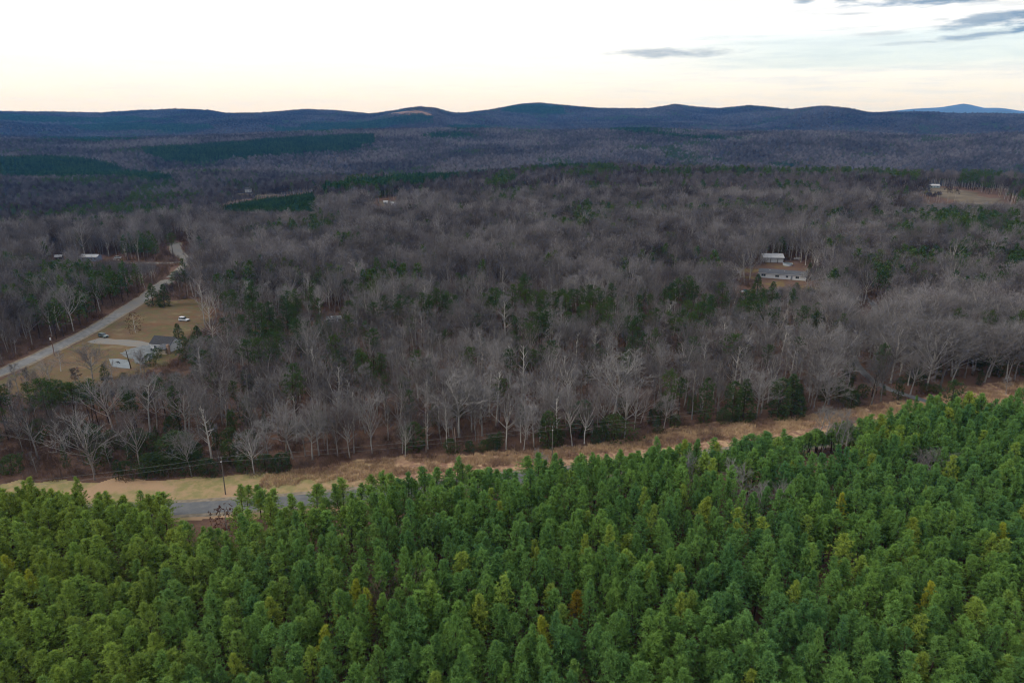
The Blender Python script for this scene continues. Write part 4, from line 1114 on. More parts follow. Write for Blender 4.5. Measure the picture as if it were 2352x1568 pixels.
def overlook(x, y, h):
    u, vb = project(x, y, Hgt(x, y)); h = np.array(h, float); ok = np.ones(len(h), bool)
    for (u0, u1, vl, b0, b1) in OVER:
        k = (u > u0 - 6) & (u < u1 + 6) & (vb > b0) & (vb < b1)
        b = (CV - vl) / FU; cp, sp = math.cos(PITCH), math.sin(PITCH); t = y / (cp + b * sp)
        cap = CAM_Z + t * (-sp + b * cp) - Hgt(x, y)
        h = np.where(k, np.minimum(h, cap), h)
    return h, h > 3.5

ORD = ['first', 'second', 'third', 'fourth', 'fifth', 'sixth', 'seventh', 'eighth', 'ninth', 'tenth', 'eleventh', 'twelfth', 'thirteenth', 'fourteenth', 'fifteenth', 'sixteenth', 'seventeenth', 'eighteenth', 'nineteenth', 'twentieth']
SECT = [(100, "by the photo's left edge"), (200, 'below the dark rounded yard tree'), (300, 'below the pale slab'), (400, 'below the dark roofed house'), (512, 'left of the leaning utility pole'),
        (620, 'right of the leaning utility pole'), (760, 'midway from leaning pole to snags'), (980, 'left of the broken snags'), (1060, 'around the great vase tree'), (1268, 'left of the middle utility pole'),
        (1400, 'right of the middle utility pole'), (1540, 'midway to the paired poles'), (1694, 'left of the paired poles'), (1800, 'right of the paired poles'), (1900, 'left of the black trunked tree'),
        (2080, 'around the driveway mouth'), (2230, 'above the dark driveway bushes'), (9999, "by the photo's right edge")]
PSECT = [(90, 'at the far left edge'), (260, 'near the left edge'), (430, 'far left'), (600, 'left'), (780, 'left of centre'), (960, 'nearer the left of centre'), (1130, 'just left of centre'), (1222, 'at the centre'), (1400, 'just right of centre'),
         (1580, 'nearer the right of centre'), (1760, 'right of centre'), (1930, 'right'), (2100, 'far right'), (2270, 'near the right edge'), (9999, 'at the far right edge')]


def auto_labels(items, bands, sect, noun):
    """items: (u, v, adjective). Gives each a label by its cell and its order from the left in it"""
    cells = {}
    for n_, (u, v, adj) in enumerate(items):
        b = next(t for lim, t in bands if v >= lim); s_ = next(t for lim, t in sect if u < lim)
        cells.setdefault((b, s_), []).append((u, n_))
    out = [None] * len(items)
    for (b, s_), L in cells.items():
        L.sort()
        for q, (_, n_) in enumerate(L):
            one = 'only one' if len(L) == 1 else ORD[min(q, 19)] + ' from left'
            out[n_] = '%s %s, %s, %s, %s' % (items[n_][2], noun, one, b, s_)
    return out

# ---- the plantation
X, Y = jgrid(56, 330, 3.15, 60, .42); Xe, Ye = jgrid(120, 330, 3.6, 48, .45); q_ = dist_line(ROADC, Xe, Ye) < 15; ue_, _ = project(Xe, Ye, 0 * Xe); q_ &= (ue_ < 395) | (ue_ > 560)
X = np.concatenate([X, Xe[q_]]); Y = np.concatenate([Y, Ye[q_]])
# short pines right along the road
LOWX, LOWY = [], []
for off in (4.6, 7.0):
    for i in range(0, len(ROADC) - 1):
        for t in (.0, .5):
            a_, b_ = ROADC[i], ROADC[i + 1]; p_ = a_ + (b_ - a_) * (t + rp.uniform(0, .4)); n_ = np.array([(b_ - a_)[1], -(b_ - a_)[0]]); n_ = n_ / np.linalg.norm(n_)
            if n_[1] > 0: n_ = -n_
            q2 = p_ + n_ * (off + rp.uniform(-.4, .8)); ue, _ = project(q2[0], q2[1], 0)
            if -50 < ue < 2250 and not (392 < ue < 562) and rp.random() < (.85 if ue > 1000 else .6) and not (690 < ue < 722) and not (1175 < ue < 1200): LOWX.append(q2[0]); LOWY.append(q2[1])
k = inside(PLANT_P, X, Y) & (dist_line(ROADC, X, Y) > 4.0) & away(X, Y); X, Y = X[k], Y[k]
gap = vnoise(X, Y, 9, 2); k = (rng.random(len(X)) > .05) & (gap > .13) & (gap < .97); X, Y = X[k], Y[k]
X = np.concatenate([X, LOWX]); Y = np.concatenate([Y, LOWY]); nlow = len(LOWX)
edge = dist_line(ROADC, X, Y)
Hs = 13.3 + rng.normal(0, 1.3, len(X)) - 1.0 * (edge < 12) + 1.6 * (vnoise(X, Y, 22, 4) - .5) + 1.0 * (vnoise(X, Y, 25, 4) - .5)
Hs[len(X) - nlow:] = rng.uniform(5.0, 8.8, nlow)
thin = (edge < 16) & (rng.random(len(X)) < .3)
idx = np.where(thin, len(PF) + rng.integers(0, 3, len(X)), rng.integers(0, len(PF), len(X)))
rz = rng.uniform(0, 6.28, len(X)); sx = rng.uniform(.78, 1.25, len(X)); Z = Hgt(X, Y)
uu, vv = project(X, Y, Z + 12.0); D = np.hypot(X, Y)
cand = np.nonzero((uu > 5) & (uu < 2347) & (vv < 1560))[0]; cand = cand[np.argsort(D[cand])][:300]; sel = np.zeros(len(X), bool); sel[cand] = True
allp = PF + PF_THIN
bandsP = [(1500, 'bottom edge'), (1440, 'lowest band'), (1380, 'second band up'), (1320, 'third band up'), (-9999, 'fourth band up')]
labs = auto_labels([(uu[i], vv[i], 'green' if Hs[i] < 14.6 else 'tall green') for i in cand], bandsP, PSECT, 'plantation pine')
for i, lab in zip(cand, labs):
    f = allp[idx[i]]; stand(allp, int(idx[i]), float(X[i]), float(Y[i]), float(sx[i]), float(Hs[i] / f.H), float(rz[i]), 'young_pine', lab, 'young pine', 'pines of the plantation')
Hf = np.array([f.H for f in allp])
rest = ~sel
scatter('plantation', allp, np.stack([X, Y, Z, idx, rz, sx, Hs / Hf[idx]], 1)[rest], 'dense green rows of young pines filling the plantation behind the nearest trees', 'pine trees', PINE)
print('plantation', len(X))

# ---- the bare wood: near trees as things, the rest as one mass
X, Y = jgrid(135, 335, 5.3, 47, .48)
k = free(X, Y) & ~inside(PLANT_P, X, Y) & away(X, Y) & (dist_line(ROADC, X, Y) < 1e9)
# only the far side of the road
side = np.interp(X, ROADC[:, 0], ROADC[:, 1]); k &= Y > side + 6; X, Y = X[k], Y[k]
uu, vv = project(X, Y, Hgt(X, Y) + 0.0)
cl = vnoise(X, Y, 38, 7) * .65 + vnoise(X, Y, 14, 8) * .35
reg = np.exp(-((uu - 760) / 330) ** 2 - ((vv - 800) / 130) ** 2) * .05 + np.exp(-((uu - 330) / 380) ** 2 - ((vv - 1040) / 60) ** 2) * .14 + np.exp(-((uu - 1350) / 300) ** 2 - ((vv - 800) / 150) ** 2) * .05
reg -= .35 * ((uu > 1980) & (vv > 690)) + .05 * (uu > 1500)
ev = (cl + reg > .65) & (rng.random(len(X)) < .8) | (rng.random(len(X)) < .09) | in_clump(X, Y) & (rng.random(len(X)) < .58)
gapm = (rng.random(len(X)) < .12) & ~ev; keep = ~gapm
# evergreens near
front = (Y - np.interp(X, ROADC[:, 0], ROADC[:, 1])) < 42
xb, yb = X[keep & ~ev], Y[keep & ~ev]; xe, ye = X[ev], Y[ev]; fe = front[ev]
hb = 16.0 + rng.normal(0, 2.8, len(xb)) + 3.5 * (vnoise(xb, yb, 30, 9) - .5); ub, vb = project(xb, yb, 0 * xb)
domeR = (ub > 1880) & (vb > 640); hb = np.where(domeR, hb + 4.5, hb)
ib = np.where(domeR, rng.integers(5, 8, len(xb)), rng.choice(np.arange(11), len(xb), p=[.09, .09, .09, .09, .09, .08, .09, .08, .1, .1, .1]))
sb = rng.uniform(.68, 1.05, len(xb)) * np.where(domeR, 1.3, 1.0); rb = rng.uniform(0, 6.28, len(xb)); db = np.hypot(xb, yb)
hb, okb = overlook(xb, yb, hb)
xb, yb, hb, ib, sb, rb, db, ub, vb = [q[okb] for q in (xb, yb, hb, ib, sb, rb, db, ub, vb)]
infr = (ub > 0) & (ub < 2352)
cand = np.nonzero(infr)[0]; cand = cand[np.argsort(db[cand])][:300 - len(HAND_BARE) + 5]; selb = np.zeros(len(xb), bool); selb[cand] = True
KN = ['vase crowned'] * 5 + ['round crowned'] * 3 + ['slim'] * 3
bandsW = [(1045, 'front edge'), (1010, 'second tier'), (975, 'third tier'), (945, 'fourth tier'), (915, 'fifth tier'), (885, 'sixth tier'), (850, 'seventh tier'), (-9999, 'farthest tier')]
labs = auto_labels([(ub[i], vb[i], ('tall ' if hb[i] > 18 else '') + KN[ib[i]]) for i in cand], bandsW, SECT, 'bare tree')
for i, lab in zip(cand, labs):
    f = BF[ib[i]]; stand(BF, int(ib[i]), float(xb[i]), float(yb[i]), float(sb[i] * hb[i] / f.H), float(hb[i] / f.H), float(rb[i]), 'bare_tree', lab, 'tree', BG)
HB = np.array([f.H for f in BF]); r0 = ~selb
rows = [np.stack([xb, yb, Hgt(xb, yb), ib, rb, sb * hb / HB[ib], hb / HB[ib]], 1)[r0]]
n1 = len(BF); ALLB = BF + BF2 + BF3 + BF3V + BF4
EV_LIM = [(xe, ye, fe)]


def woods(d0, d1, cell, off, nform, hmean, evp):
    """deciduous and evergreen points of one ring of woodland"""
    X, Y = jgrid(d0, d1, cell, 46)
    k = free(X, Y) & visible(X, Y)
    for S_ in [YOUNG_P, STRIP_P, DSTAND, LSTAND] + FSTANDS: k &= ~inside(S_, X, Y)
    X, Y = X[k], Y[k]
    cl = vnoise(X, Y, 60 + d0 * .04, 7) * .6 + vnoise(X, Y, 18 + d0 * .02, 8) * .4
    e = (cl > evp + .03) & (rng.random(len(X)) < .75) | (rng.random(len(X)) < .03) | in_clump(X, Y) & (rng.random(len(X)) < .78)
    xd, yd = X[~e], Y[~e]; kk = rng.random(len(xd)) > .08; xd, yd = xd[kk], yd[kk]
    hh, o_ = overlook(xd, yd, hmean + rng.normal(0, 2.0, len(xd))); xd, yd, hh = xd[o_], yd[o_], hh[o_]; i = rng.integers(0, nform, len(xd)) + off
    s_ = hh / 20.0
    rows.append(np.stack([xd, yd, Hgt(xd, yd), i, rng.uniform(0, 6.28, len(xd)), s_ * rng.uniform(.62, 1.0, len(xd)) * (1.15 if d0 > 1000 else 1.0), s_ * rng.uniform(.85, 1.15, len(xd))], 1))
    return X[e], Y[e]
e2 = woods(335, 720, 5.7, n1, len(BF2), 17.5, .66)
e3 = woods(720, 1080, 6.7, n1 + len(BF2), len(BF3), 18.0, .68)
e3b = woods(1080, 1500, 7.8, n1 + len(BF2) + len(BF3), len(BF3V), 18.0, .68)
e4 = woods(1500, 3000, 8.6, n1 + len(BF2) + len(BF3), len(BF3V), 18.0, .69)
e5 = woods(3000, 6400, 13.0, n1 + len(BF2) + 2 * len(BF3), len(BF4), 18.0, .66)
P = np.vstack(rows); print('bare', len(P))
scatter('bare_woodland', ALLB, P, 'endless leafless grey brown hardwood forest running back to the hills', 'forest', TWIG)

# evergreens
he = np.where(fe, rng.uniform(4, 9, len(xe)), np.where(in_clump(xe, ye), rng.uniform(15, 20, len(xe)), rng.uniform(9, 18.5, len(xe))))
he, o_ = overlook(xe, ye, he); xe, ye, he, fe = xe[o_], ye[o_], he[o_], fe[o_]
ie = np.where(fe, rng.choice([4, 5, 6, 7, 8, 7, 8], len(xe)), rng.choice([0, 1, 2, 3, 0, 2, 3, 5], len(xe)))
he = np.where(ie >= 7, np.minimum(he, 6.5), np.where(ie >= 4, np.minimum(he, 10), he))
ue, ve = project(xe, ye, 0 * xe); de = np.hypot(xe, ye); HW = np.array([f.H for f in WF])
se = np.where(ie < 4, rng.uniform(.8, 1.15, len(xe)) * np.clip(he / HW[ie], .6, 1.1), rng.uniform(.85, 1.3, len(xe)) * np.clip(he / HW[ie], .6, 1.2)); re_ = rng.uniform(0, 6.28, len(xe))
cand = np.nonzero((ue > 0) & (ue < 2352))[0]; cand = cand[np.argsort(de[cand])][:300 - len(HAND_EV)]; sele = np.zeros(len(xe), bool); sele[cand] = True
NM = ['pine_tree'] * 4 + ['cedar'] * 3 + ['evergreen_bush'] * 2; CT = ['pine tree'] * 4 + ['evergreen tree'] * 3 + ['bush'] * 2
bandsE = [(1030, 'front edge'), (990, 'second tier'), (950, 'third tier'), (910, 'fourth tier'), (860, 'fifth tier'), (810, 'sixth tier'), (760, 'seventh tier'), (700, 'eighth tier'), (-9999, 'farthest tier')]
labs = auto_labels([(ue[i], ve[i], {'p': 'dark woodland', 'c': 'dark conical', 'e': 'dark rounded'}[NM[ie[i]][0]]) for i in cand], bandsE, SECT, 'evergreen')
for i, lab in zip(cand, labs):
    f = WF[ie[i]]; stand(WF, int(ie[i]), float(xe[i]), float(ye[i]), float(se[i]), float(he[i] / f.H), float(re_[i]), NM[ie[i]], lab, CT[ie[i]], EG)
r0 = ~sele; rows = [np.stack([xe, ye, Hgt(xe, ye), ie, re_, se, he / HW[ie]], 1)[r0]]
for (x_, y_), lo, hi_, sc in ((e2, 13, 20.5, 1.25), (e3, 16, 23, 1.45), (e3b, 16, 22, 1.4), (e4, 13, 20, 1.4), (e5, 12, 19, 1.9)):
    h_, o_ = overlook(x_, y_, rng.uniform(lo, hi_, len(x_))); x_, y_, h_ = x_[o_], y_[o_], h_[o_]; i = rng.integers(0, 4, len(x_)) + len(WF)
    rows.append(np.stack([x_, y_, Hgt(x_, y_), i, rng.uniform(0, 6.28, len(x_)), sc * rng.uniform(.8, 1.25, len(x_)), h_ / 15.0], 1))
scatter('evergreen_woodland', WF + WF_FAR, np.vstack(rows), 'dark pines and cedars dotted through the farther leafless forest', 'evergreens', WPINE)
print('evergreens', sum(map(len, rows)))

# planted stands beyond
rows = []
def stand_rows(Pg, cell, off, nf, hm, sc=1.0):
    x0, y0 = Pg.min(0); x1, y1 = Pg.max(0)
    X, Y = np.meshgrid(np.arange(x0, x1, cell), np.arange(y0, y1, cell)); X = (X + rng.uniform(-.4, .4, X.shape) * cell).ravel(); Y = (Y + rng.uniform(-.4, .4, Y.shape) * cell).ravel()
    am = max(16.0, cell * 9); k = inside(Pg, X + (vnoise(X, Y, am, 3) - .5) * am + rng.normal(0, cell, len(X)), Y + (vnoise(X, Y, am * 1.3, 4) - .5) * am * 1.6 + rng.normal(0, cell, len(X))) & visible(X, Y) & (rng.random(len(X)) > .08) & (vnoise(X, Y, am * .6, 9) > .1); X, Y = X[k], Y[k]; h_ = hm + rng.normal(0, hm * .11, len(X))
    rows.append(np.stack([X, Y, Hgt(X, Y), rng.integers(0, nf, len(X)) + off, rng.uniform(0, 6.28, len(X)), sc * rng.uniform(.8, 1.2, len(X)), h_ / 13.0], 1))
stand_rows(YOUNG_P, 2.8, 0, len(SF), 8.0, .72)
stand_rows(STRIP_P, 4.2, 0, len(SF), 17.5, 1.2)
stand_rows(LSTAND, 5.0, 0, len(SF), 17.0, 1.35)
stand_rows(DSTAND, 5.2, 0, len(SF), 15.0, 1.3)
for q in FSTANDS: stand_rows(q, 8.5, len(SF), len(SF2), 14.0, 1.2)
scatter('pine_stand', SF + SF2, np.vstack(rows), 'solid dark green blocks of planted pine among the distant bare woods', 'pine stands', FPINE)
print('stands', sum(map(len, rows)))

# underbrush
X, Y = jgrid(135, 330, 2.5, 46); side = np.interp(X, ROADC[:, 0], ROADC[:, 1]); k = free(X, Y, brush=True) & ~inside(PLANT_P, X, Y) & (Y > side + 4) & (rng.random(len(X)) < .55); X, Y = X[k], Y[k]
u_, v_ = project(X, Y, 0 * X); k = ~((u_ > 1960) & (v_ > 690)) | (rng.random(len(X)) < .15); X, Y = X[k], Y[k]
X2, Y2 = jgrid(330, 700, 6.0, 46); k = free(X2, Y2, brush=True); X2, Y2 = X2[k], Y2[k]
# a few thickets out on the verge, under its shrubs
X3, Y3 = jgrid(140, 300, 2.2, 46); k = inside(VERGE_P, X3, Y3) & (dist_line(ROADC, X3, Y3) > 9) & (vnoise(X3, Y3, 9, 12) > .64); u3, v3 = project(X3, Y3, 0 * X3); k &= u3 > 720; X3, Y3 = X3[k], Y3[k]
XX = np.concatenate([X, X2, X3]); YY = np.concatenate([Y, Y2, Y3]); s1 = np.concatenate([rng.uniform(.6, 1.5, len(X)), rng.uniform(1.2, 2.2, len(X2)), rng.uniform(.35, .8, len(X3))])
scatter('underbrush', UF, np.stack([XX, YY, Hgt(XX, YY), rng.integers(0, 3, len(XX)), rng.uniform(0, 6.28, len(XX)), s1, s1 * rng.uniform(.6, 1.3, len(XX))], 1), 'tangled brown leafless undergrowth on the forest floor', 'brush', BRUSH)

# tall dry grass on the verge and rough field
X, Y = jgrid(140, 330, .95, 46); dr = dist_line(ROADC, X, Y); u_, v_ = project(X, Y, 0 * X)
k = inside(VERGE_P, X, Y) & (dr > 7.0 + 2 * vnoise(X, Y, 12, 1)) & (u_ < 2500); k &= (u_ > 610 + 160 * (vnoise(X, Y, 15, 2) - .5)) | (dr > 25 + 4 * vnoise(X, Y, 6, 5)) ; k &= dist_line(DRIVE_R, X, Y) > 4
k &= vnoise(X, Y, 4.5, 6) > .2; X, Y = X[k], Y[k]; s1 = rng.uniform(.7, 1.3, len(X))
scatter('dry_grass', GF, np.stack([X, Y, Hgt(X, Y), rng.integers(0, 3, len(X)), rng.uniform(0, 6.28, len(X)), s1, s1 * rng.uniform(.5, 1.3, len(X))], 1), 'tall straw coloured broomsedge covering the strip between road and wood', 'grass', STRAW)
print('grass', len(X), 'brush', len(XX))

# ------------------------------------------------------------------ poles, wires, snags
def pole(u, v, vt, label, u_top=None, name='utility_pole', r=.16, arm=True):
    x, y = at(u, v); Hh = top_at(x, y, vt); e = empty(name, (x, y, h1(x, y))); tag(e, label, 'utility pole' if arm is not None else 'snag', 'poles of the roadside power line' if name == 'utility_pole' else None)
    dx = 0.0
    if u_top is not None:
        d = px_dir(u_top, vt); dx = d[0] / d[1] * y - x
    MB().tube([(0, 0, -.3), (dx * .5, 0, Hh * .5), (dx, 0, Hh)], [r, r * .85, r * .62], 8).build('shaft', POLEM, e)
    if arm:
        MB().tube([(dx, 0, Hh - .05), (dx, 0, Hh + .45)], .035, 6).build('top_pin', LWHITE, e)
        MB().tube([(dx * .93, -.16, Hh * .93), (dx * .93, .28, Hh * .93)], .03, 6).build('bracket', DARKM, e)
        MB().box(dx * .93 - .09, dx * .93 + .09, -.42, -.18, Hh * .93 - .12, Hh * .93 + .12).build('insulator', LWHITE, e)
    return (x + dx, y, h1(x, y) + Hh)

P1 = pole(518, 1135, 1053, 'tall leaning utility pole standing in the mown grass between road and wood', 508)
P2 = pole(1268, 1060, 981, 'straight middle utility pole at the edge of the straw strip')
P3 = pole(1693, 965, 932, 'pale utility pole, left of the close pair before the wood', 1696)
P4 = pole(1745, 957, 928, 'pale utility pole, right of the close pair before the wood')
dirv = np.array(P2) - np.array(P1)
P0 = np.array(P1) - dirv * .72 + np.array([0, -3, 0]); PE = np.array(P4) + (np.array(P4) - np.array(P2)) * 1.2
def wire(pts, drop, label):
    path = []
    for a, b in zip(pts[:-1], pts[1:]):
        a = np.array(a); b = np.array(b); L = np.linalg.norm(b - a)
        for t in np.linspace(0, 1, 13)[:-1]: path.append(a + (b - a) * t - np.array([0, 0, drop + L * .010 * 4 * t * (1 - t)]))
    path.append(np.array(pts[-1]) - np.array([0, 0, drop]))
    o = MB().tube(path, .022, 4, False).build('power_line', WIREM); tag(o, label, 'wire', 'wires of the roadside power line')
wire([P0, P1, P2, P3, P4, PE], -.45, 'upper thin wire running pole to pole above the straw strip')
wire([P0, P1, P2, P3, P4, PE], .75, 'lower thin wire hung just below the pole tops')


def snag(u, v, vt, label, r=.22, u_top=None, m=SNAGM):
    x, y = at(u, v); Hh = top_at(x, y, vt); e = empty('snag', (x, y, h1(x, y))); tag(e, label, 'dead tree')
    d = px_dir(u_top or u, vt); dx = d[0] / d[1] * y - x
    pts = [(0, 0, -.3)] + [(dx * t + rp.gauss(0, .06), rp.gauss(0, .06), Hh * t) for t in (.3, .6, .85, .97, 1.0)]
    MB().tube(pts, [r * 1.2, r, r * .85, r * .7, r * .45, r * .1], 7).build('trunk', m, e)
    b = MB()
    for k in range(5):
        t = rp.uniform(.35, .95); a = rp.random() * 6.28; L = rp.uniform(.4, 1.3); p = np.array([dx * t, 0, Hh * t])
        b.tube([p, p + L * np.array([math.cos(a), math.sin(a), .5])], [.05, .015], 5)
    b.build('branch_stubs', m, e)
snag(979, 1038, 979, 'broken reddish dead trunk, left of the two at the wood edge', .20)
snag(1047, 1040, 981, 'broken reddish dead trunk, right of the two at the wood edge', .20, 1044)
snag(1131, 866, 825, 'white dead trunk standing among dark trees in the middle of the wood', .28)
snag(301, 846, 802, 'thin dark dead trunk leaning over the right end of the pale slab', .17, 288, PBARK)
snag(1098, 1020, 976, 'thin dead stem right of the two reddish broken trunks', .10)


def yard_pole():
    x, y = at(125, 816); Hh = top_at(x, y, 768); d = px_dir(116, 768); dx = d[0] / d[1] * y - x
    e = empty('utility_pole', (x, y, h1(x, y))); tag(e, 'reddish utility pole with white transformer beside the back road at the left', 'utility pole')
    MB().tube([(0, 0, -.3), (dx, 0, Hh)], [.17, .11], 8).build('shaft', simple('red_pole', (.23, .13, .10)), e)
    MB().box(dx - 1.1, dx + 1.1, -.06, .06, Hh - .45, Hh - .30).build('crossarm', POLEM, e)
    t = MB().tube([(dx * .82 - .42, 0, Hh - 2.3), (dx * .82 - .42, 0, Hh - 1.35)], .27, 12).build('transformer', LWHITE, e)
    MB().tube([(dx * .82 - .42, 0, Hh - 1.35), (dx * .82 - .42, 0, Hh - 1.1)], .05, 6).build('bushing', DARKM, t)
yard_pole()
x, y = at(430, 0 + 882 + 0) if False else at(1415, 984)
o = MB().tube([(-7, -1.0, .25), (-2, 0, .3), (3, .5, .25), (8, 1.2, .2)], [.12, .16, .14, .08], 7).build('fallen_log', SNAGM, None, (x, y, 0)); tag(o, 'long pale fallen log lying along the wood edge above the straw strip', 'log')

# ------------------------------------------------------------------ houses
def window(e, x, z, w, h, y, frame=LWHITE, shut=None):
    """window in a wall whose outer face is y, looking to -y"""
    f = MB(); t = .09
    for a, b, c, d in ((x - w / 2 - t, x + w / 2 + t, z - t, z), (x - w / 2 - t, x + w / 2 + t, z + h, z + h + t), (x - w / 2 - t, x - w / 2, z, z + h), (x + w / 2, x + w / 2 + t, z, z + h), (x - .03, x + .03, z, z + h)):
        f.box(a, b, y - .06, y - .003, c, d)
    o = f.build('window', frame, e)
    MB().box(x - w / 2, x + w / 2, y - .03, y - .004, z, z + h).build('pane', GLASS, o)
    if shut: MB().box(x - w / 2 - t - .38, x - w / 2 - t - .01, y - .05, y - .003, z, z + h).box(x + w / 2 + t + .01, x + w / 2 + t + .38, y - .05, y - .003, z, z + h).build('shutters', shut, o)


def house(u, v, rz, L, W, h, rise, label, cat, wallm, roofm, wins=(), door=None, chimney=None, name='house', vent=None, shut=None):
    """gabled building; u, v is the middle of the foot of its front wall, which faces -y before turning"""
    x, y = at(u, v); e = empty(name, (x, y, h1(x, y) - .02), rz); tag(e, label, cat)
    w = MB().prism([(0, -.4), (W, -.4), (W, h), (W / 2, h + rise), (0, h)], -L / 2, L / 2, 'x')
    w.build('wall', wallm, e)
    k = rise / (W / 2); ov = .4; r = MB(); t = .14
    for s_ in (0, 1):
        y0, y1 = (-ov, W / 2) if s_ == 0 else (W + ov, W / 2); z0 = h - k * ov + .03; z1 = h + rise + .03
        r.prism([(y0, z0), (y1, z1), (y1, z1 + t), (y0, z0 + t)], -L / 2 - ov, L / 2 + ov, 'x')
    ro = r.build('roof', roofm, e)
    MB().box(-L / 2 - ov, L / 2 + ov, -ov - .12, -ov - .005, h - k * ov - .10, h - k * ov + .05).build('gutter', LWHITE, ro)
    if vent:
        for vx in vent: MB().tube([(vx, W * .3, h + rise * .5), (vx, W * .3, h + rise * .6 + .6)], .12, 8).build('vent', LWHITE, ro)
    if chimney:
        cx, cy, cw, cz = chimney; c = MB().box(cx - cw / 2, cx + cw / 2, cy - cw / 2, cy + cw / 2, 0, cz); o = c.build('chimney', BRICK, ro)
        MB().box(cx - cw / 2 - .06, cx + cw / 2 + .06, cy - cw / 2 - .06, cy + cw / 2 + .06, cz + .002, cz + .14).build('cap', CONC, o)
    for (wx, wz, ww, wh) in wins: window(e, wx, wz, ww, wh, 0, shut=shut)
    if door is not None:
        d = MB().box(door - .5, door + .5, -.06, -.003, .1, 2.15).build('door', simple('door_' + name, (.25, .27, .3)), e)
        MB().box(door + .32, door + .40, -.11, -.061, 1.0, 1.15).build('handle', RIM, d)
    return e

# dark roofed house on the lawn
e = house(370, 806, R(-14), 9.2, 6.6, 2.9, 2.2, 'small white house with steep dark roof at the end of the gravel drive', 'house', WHITE, DROOF,
          [(-2.4, 1.0, 1.1, 1.1), (.2, 1.0, 1.1, 1.1)], 2.4, None, 'house')
MB().box(1.4, 5.4, -3.6, -.01, .1, .32).build('deck', DECKM, e)
a = MB().box(1.6, 4.9, -3.3, -.8, .33, 2.3).build('porch', DECKM, e)
MB().prism([(-3.8, 2.3), (-.02, 3.1), (-.02, 3.25), (-3.8, 2.42)], 1.3, 5.2, 'x').build('porch_roof', GROOF, a)
MB().box(5.0, 5.9, -2.6, -1.7, -.3, 3.9).build('chimney', BRICK, e)
MB().box(-4.4, -3.9, -.9, -.2, -.1, 1.1).build('steps', CONC, e)
# pale slab and its clutter
slab = np.array([at(250, 825), at(257, 842), at(278, 845), at(299, 847), at(297, 834), at(292, 827), at(270, 824)])
V = [(p[0], p[1], .13) for p in slab] + [(p[0], p[1], -.1) for p in slab]; nn = len(slab)
tag(obj('concrete_slab', mesh('concrete_slab', V, [tuple(range(nn))] + [(i, i + nn, (i + 1) % nn + nn, (i + 1) % nn) for i in range(nn)], CONC)), 'pale concrete slab below the grey gravel yard', 'slab')
x, y = at(271, 835); e = empty('wheelbarrow', (x, y, .13), .6); tag(e, 'small dark wheelbarrow left standing on the pale slab', 'wheelbarrow')
MB().prism([(-.5, .75), (.5, .75), (.3, .35), (-.25, .35)], -.35, .35).build('tray', DARKM, e)
MB().tube([(-.9, -.25, .7), (.5, -.2, .28)], .025, 6).tube([(-.9, .25, .7), (.5, .2, .28)], .025, 6).build('handles', POLEM, e)
MB().tube([(.55, -.06, .2), (.55, .06, .2)], .2, 12).build('wheel', RUBBER, e)
# long white house in the right hand clearing, its shed, pool and oddments
house(1796, 641, R(-21), 25.5, 8.2, 3.0, 1.5, 'long white single storey house with grey shingle roof in the right hand clearing', 'house', WHITE, GROOF,
      [(-10.2, 1.0, 2.3, 1.3), (-2.8, 1.0, 2.0, 1.2), (2.5, 1.1, 1.2, 1.1), (8.0, 1.0, 1.8, 1.2)], 5.0, None, 'house', vent=(-7.0, 1.0))
e = house(1776, 603, R(-4), 12.5, 8.0, 3.3, 1.7, 'white metal roofed open shed behind the long white house', 'shed', WHITE, METALR, (), None, None, 'shed')
for px_ in (-5.8, -2.2, 2.2, 5.8): MB().box(px_ - .12, px_ + .12, -1.5, -1.26, -.2, 2.9).build('post', DARKM, e)
MB().box(-6.2, 6.2, -1.54, -1.24, 2.92, 3.12).build('beam', DARKM, e)
x, y = at(1782, 589); e = empty('tarp_heap', (x, y, h1(x, y))); tag(e, 'dark blue tarpaulin heap behind the white metal roofed shed', 'tarp')
o = MB().prism([(-2.6, 0), (2.6, 0), (2.0, 1.6), (.6, 2.6), (-1.4, 2.3), (-2.4, 1.2)], -1.2, 1.2).build('tarp', simple('navy_tarp', (.04, .06, .10), .5, .4), e, bevel=.2)
x, y = at(1809, 609); e = empty('swimming_pool', (x, y, h1(x, y))); tag(e, 'round pale above ground swimming pool between shed and long house', 'swimming pool')
MB().tube([(0, 0, -.2), (0, 0, 1.2)], 2.9, 28).build('pool_wall', POOLM, e); MB().tube([(0, 0, 1.205), (0, 0, 1.26)], 2.7, 28).build('cover', WATER, e)
b = MB()
for k in range(28):
    a0, a1 = k / 28 * 6.2832, (k + 1) / 28 * 6.2832; b.raw([(2.75 * math.cos(a0), 2.75 * math.sin(a0), 1.27), (3.0 * math.cos(a0), 3.0 * math.sin(a0), 1.27), (3.0 * math.cos(a1), 3.0 * math.sin(a1), 1.27), (2.75 * math.cos(a1), 2.75 * math.sin(a1), 1.27)], [(0, 1, 2, 3)])
b.build('rim', LWHITE, e)


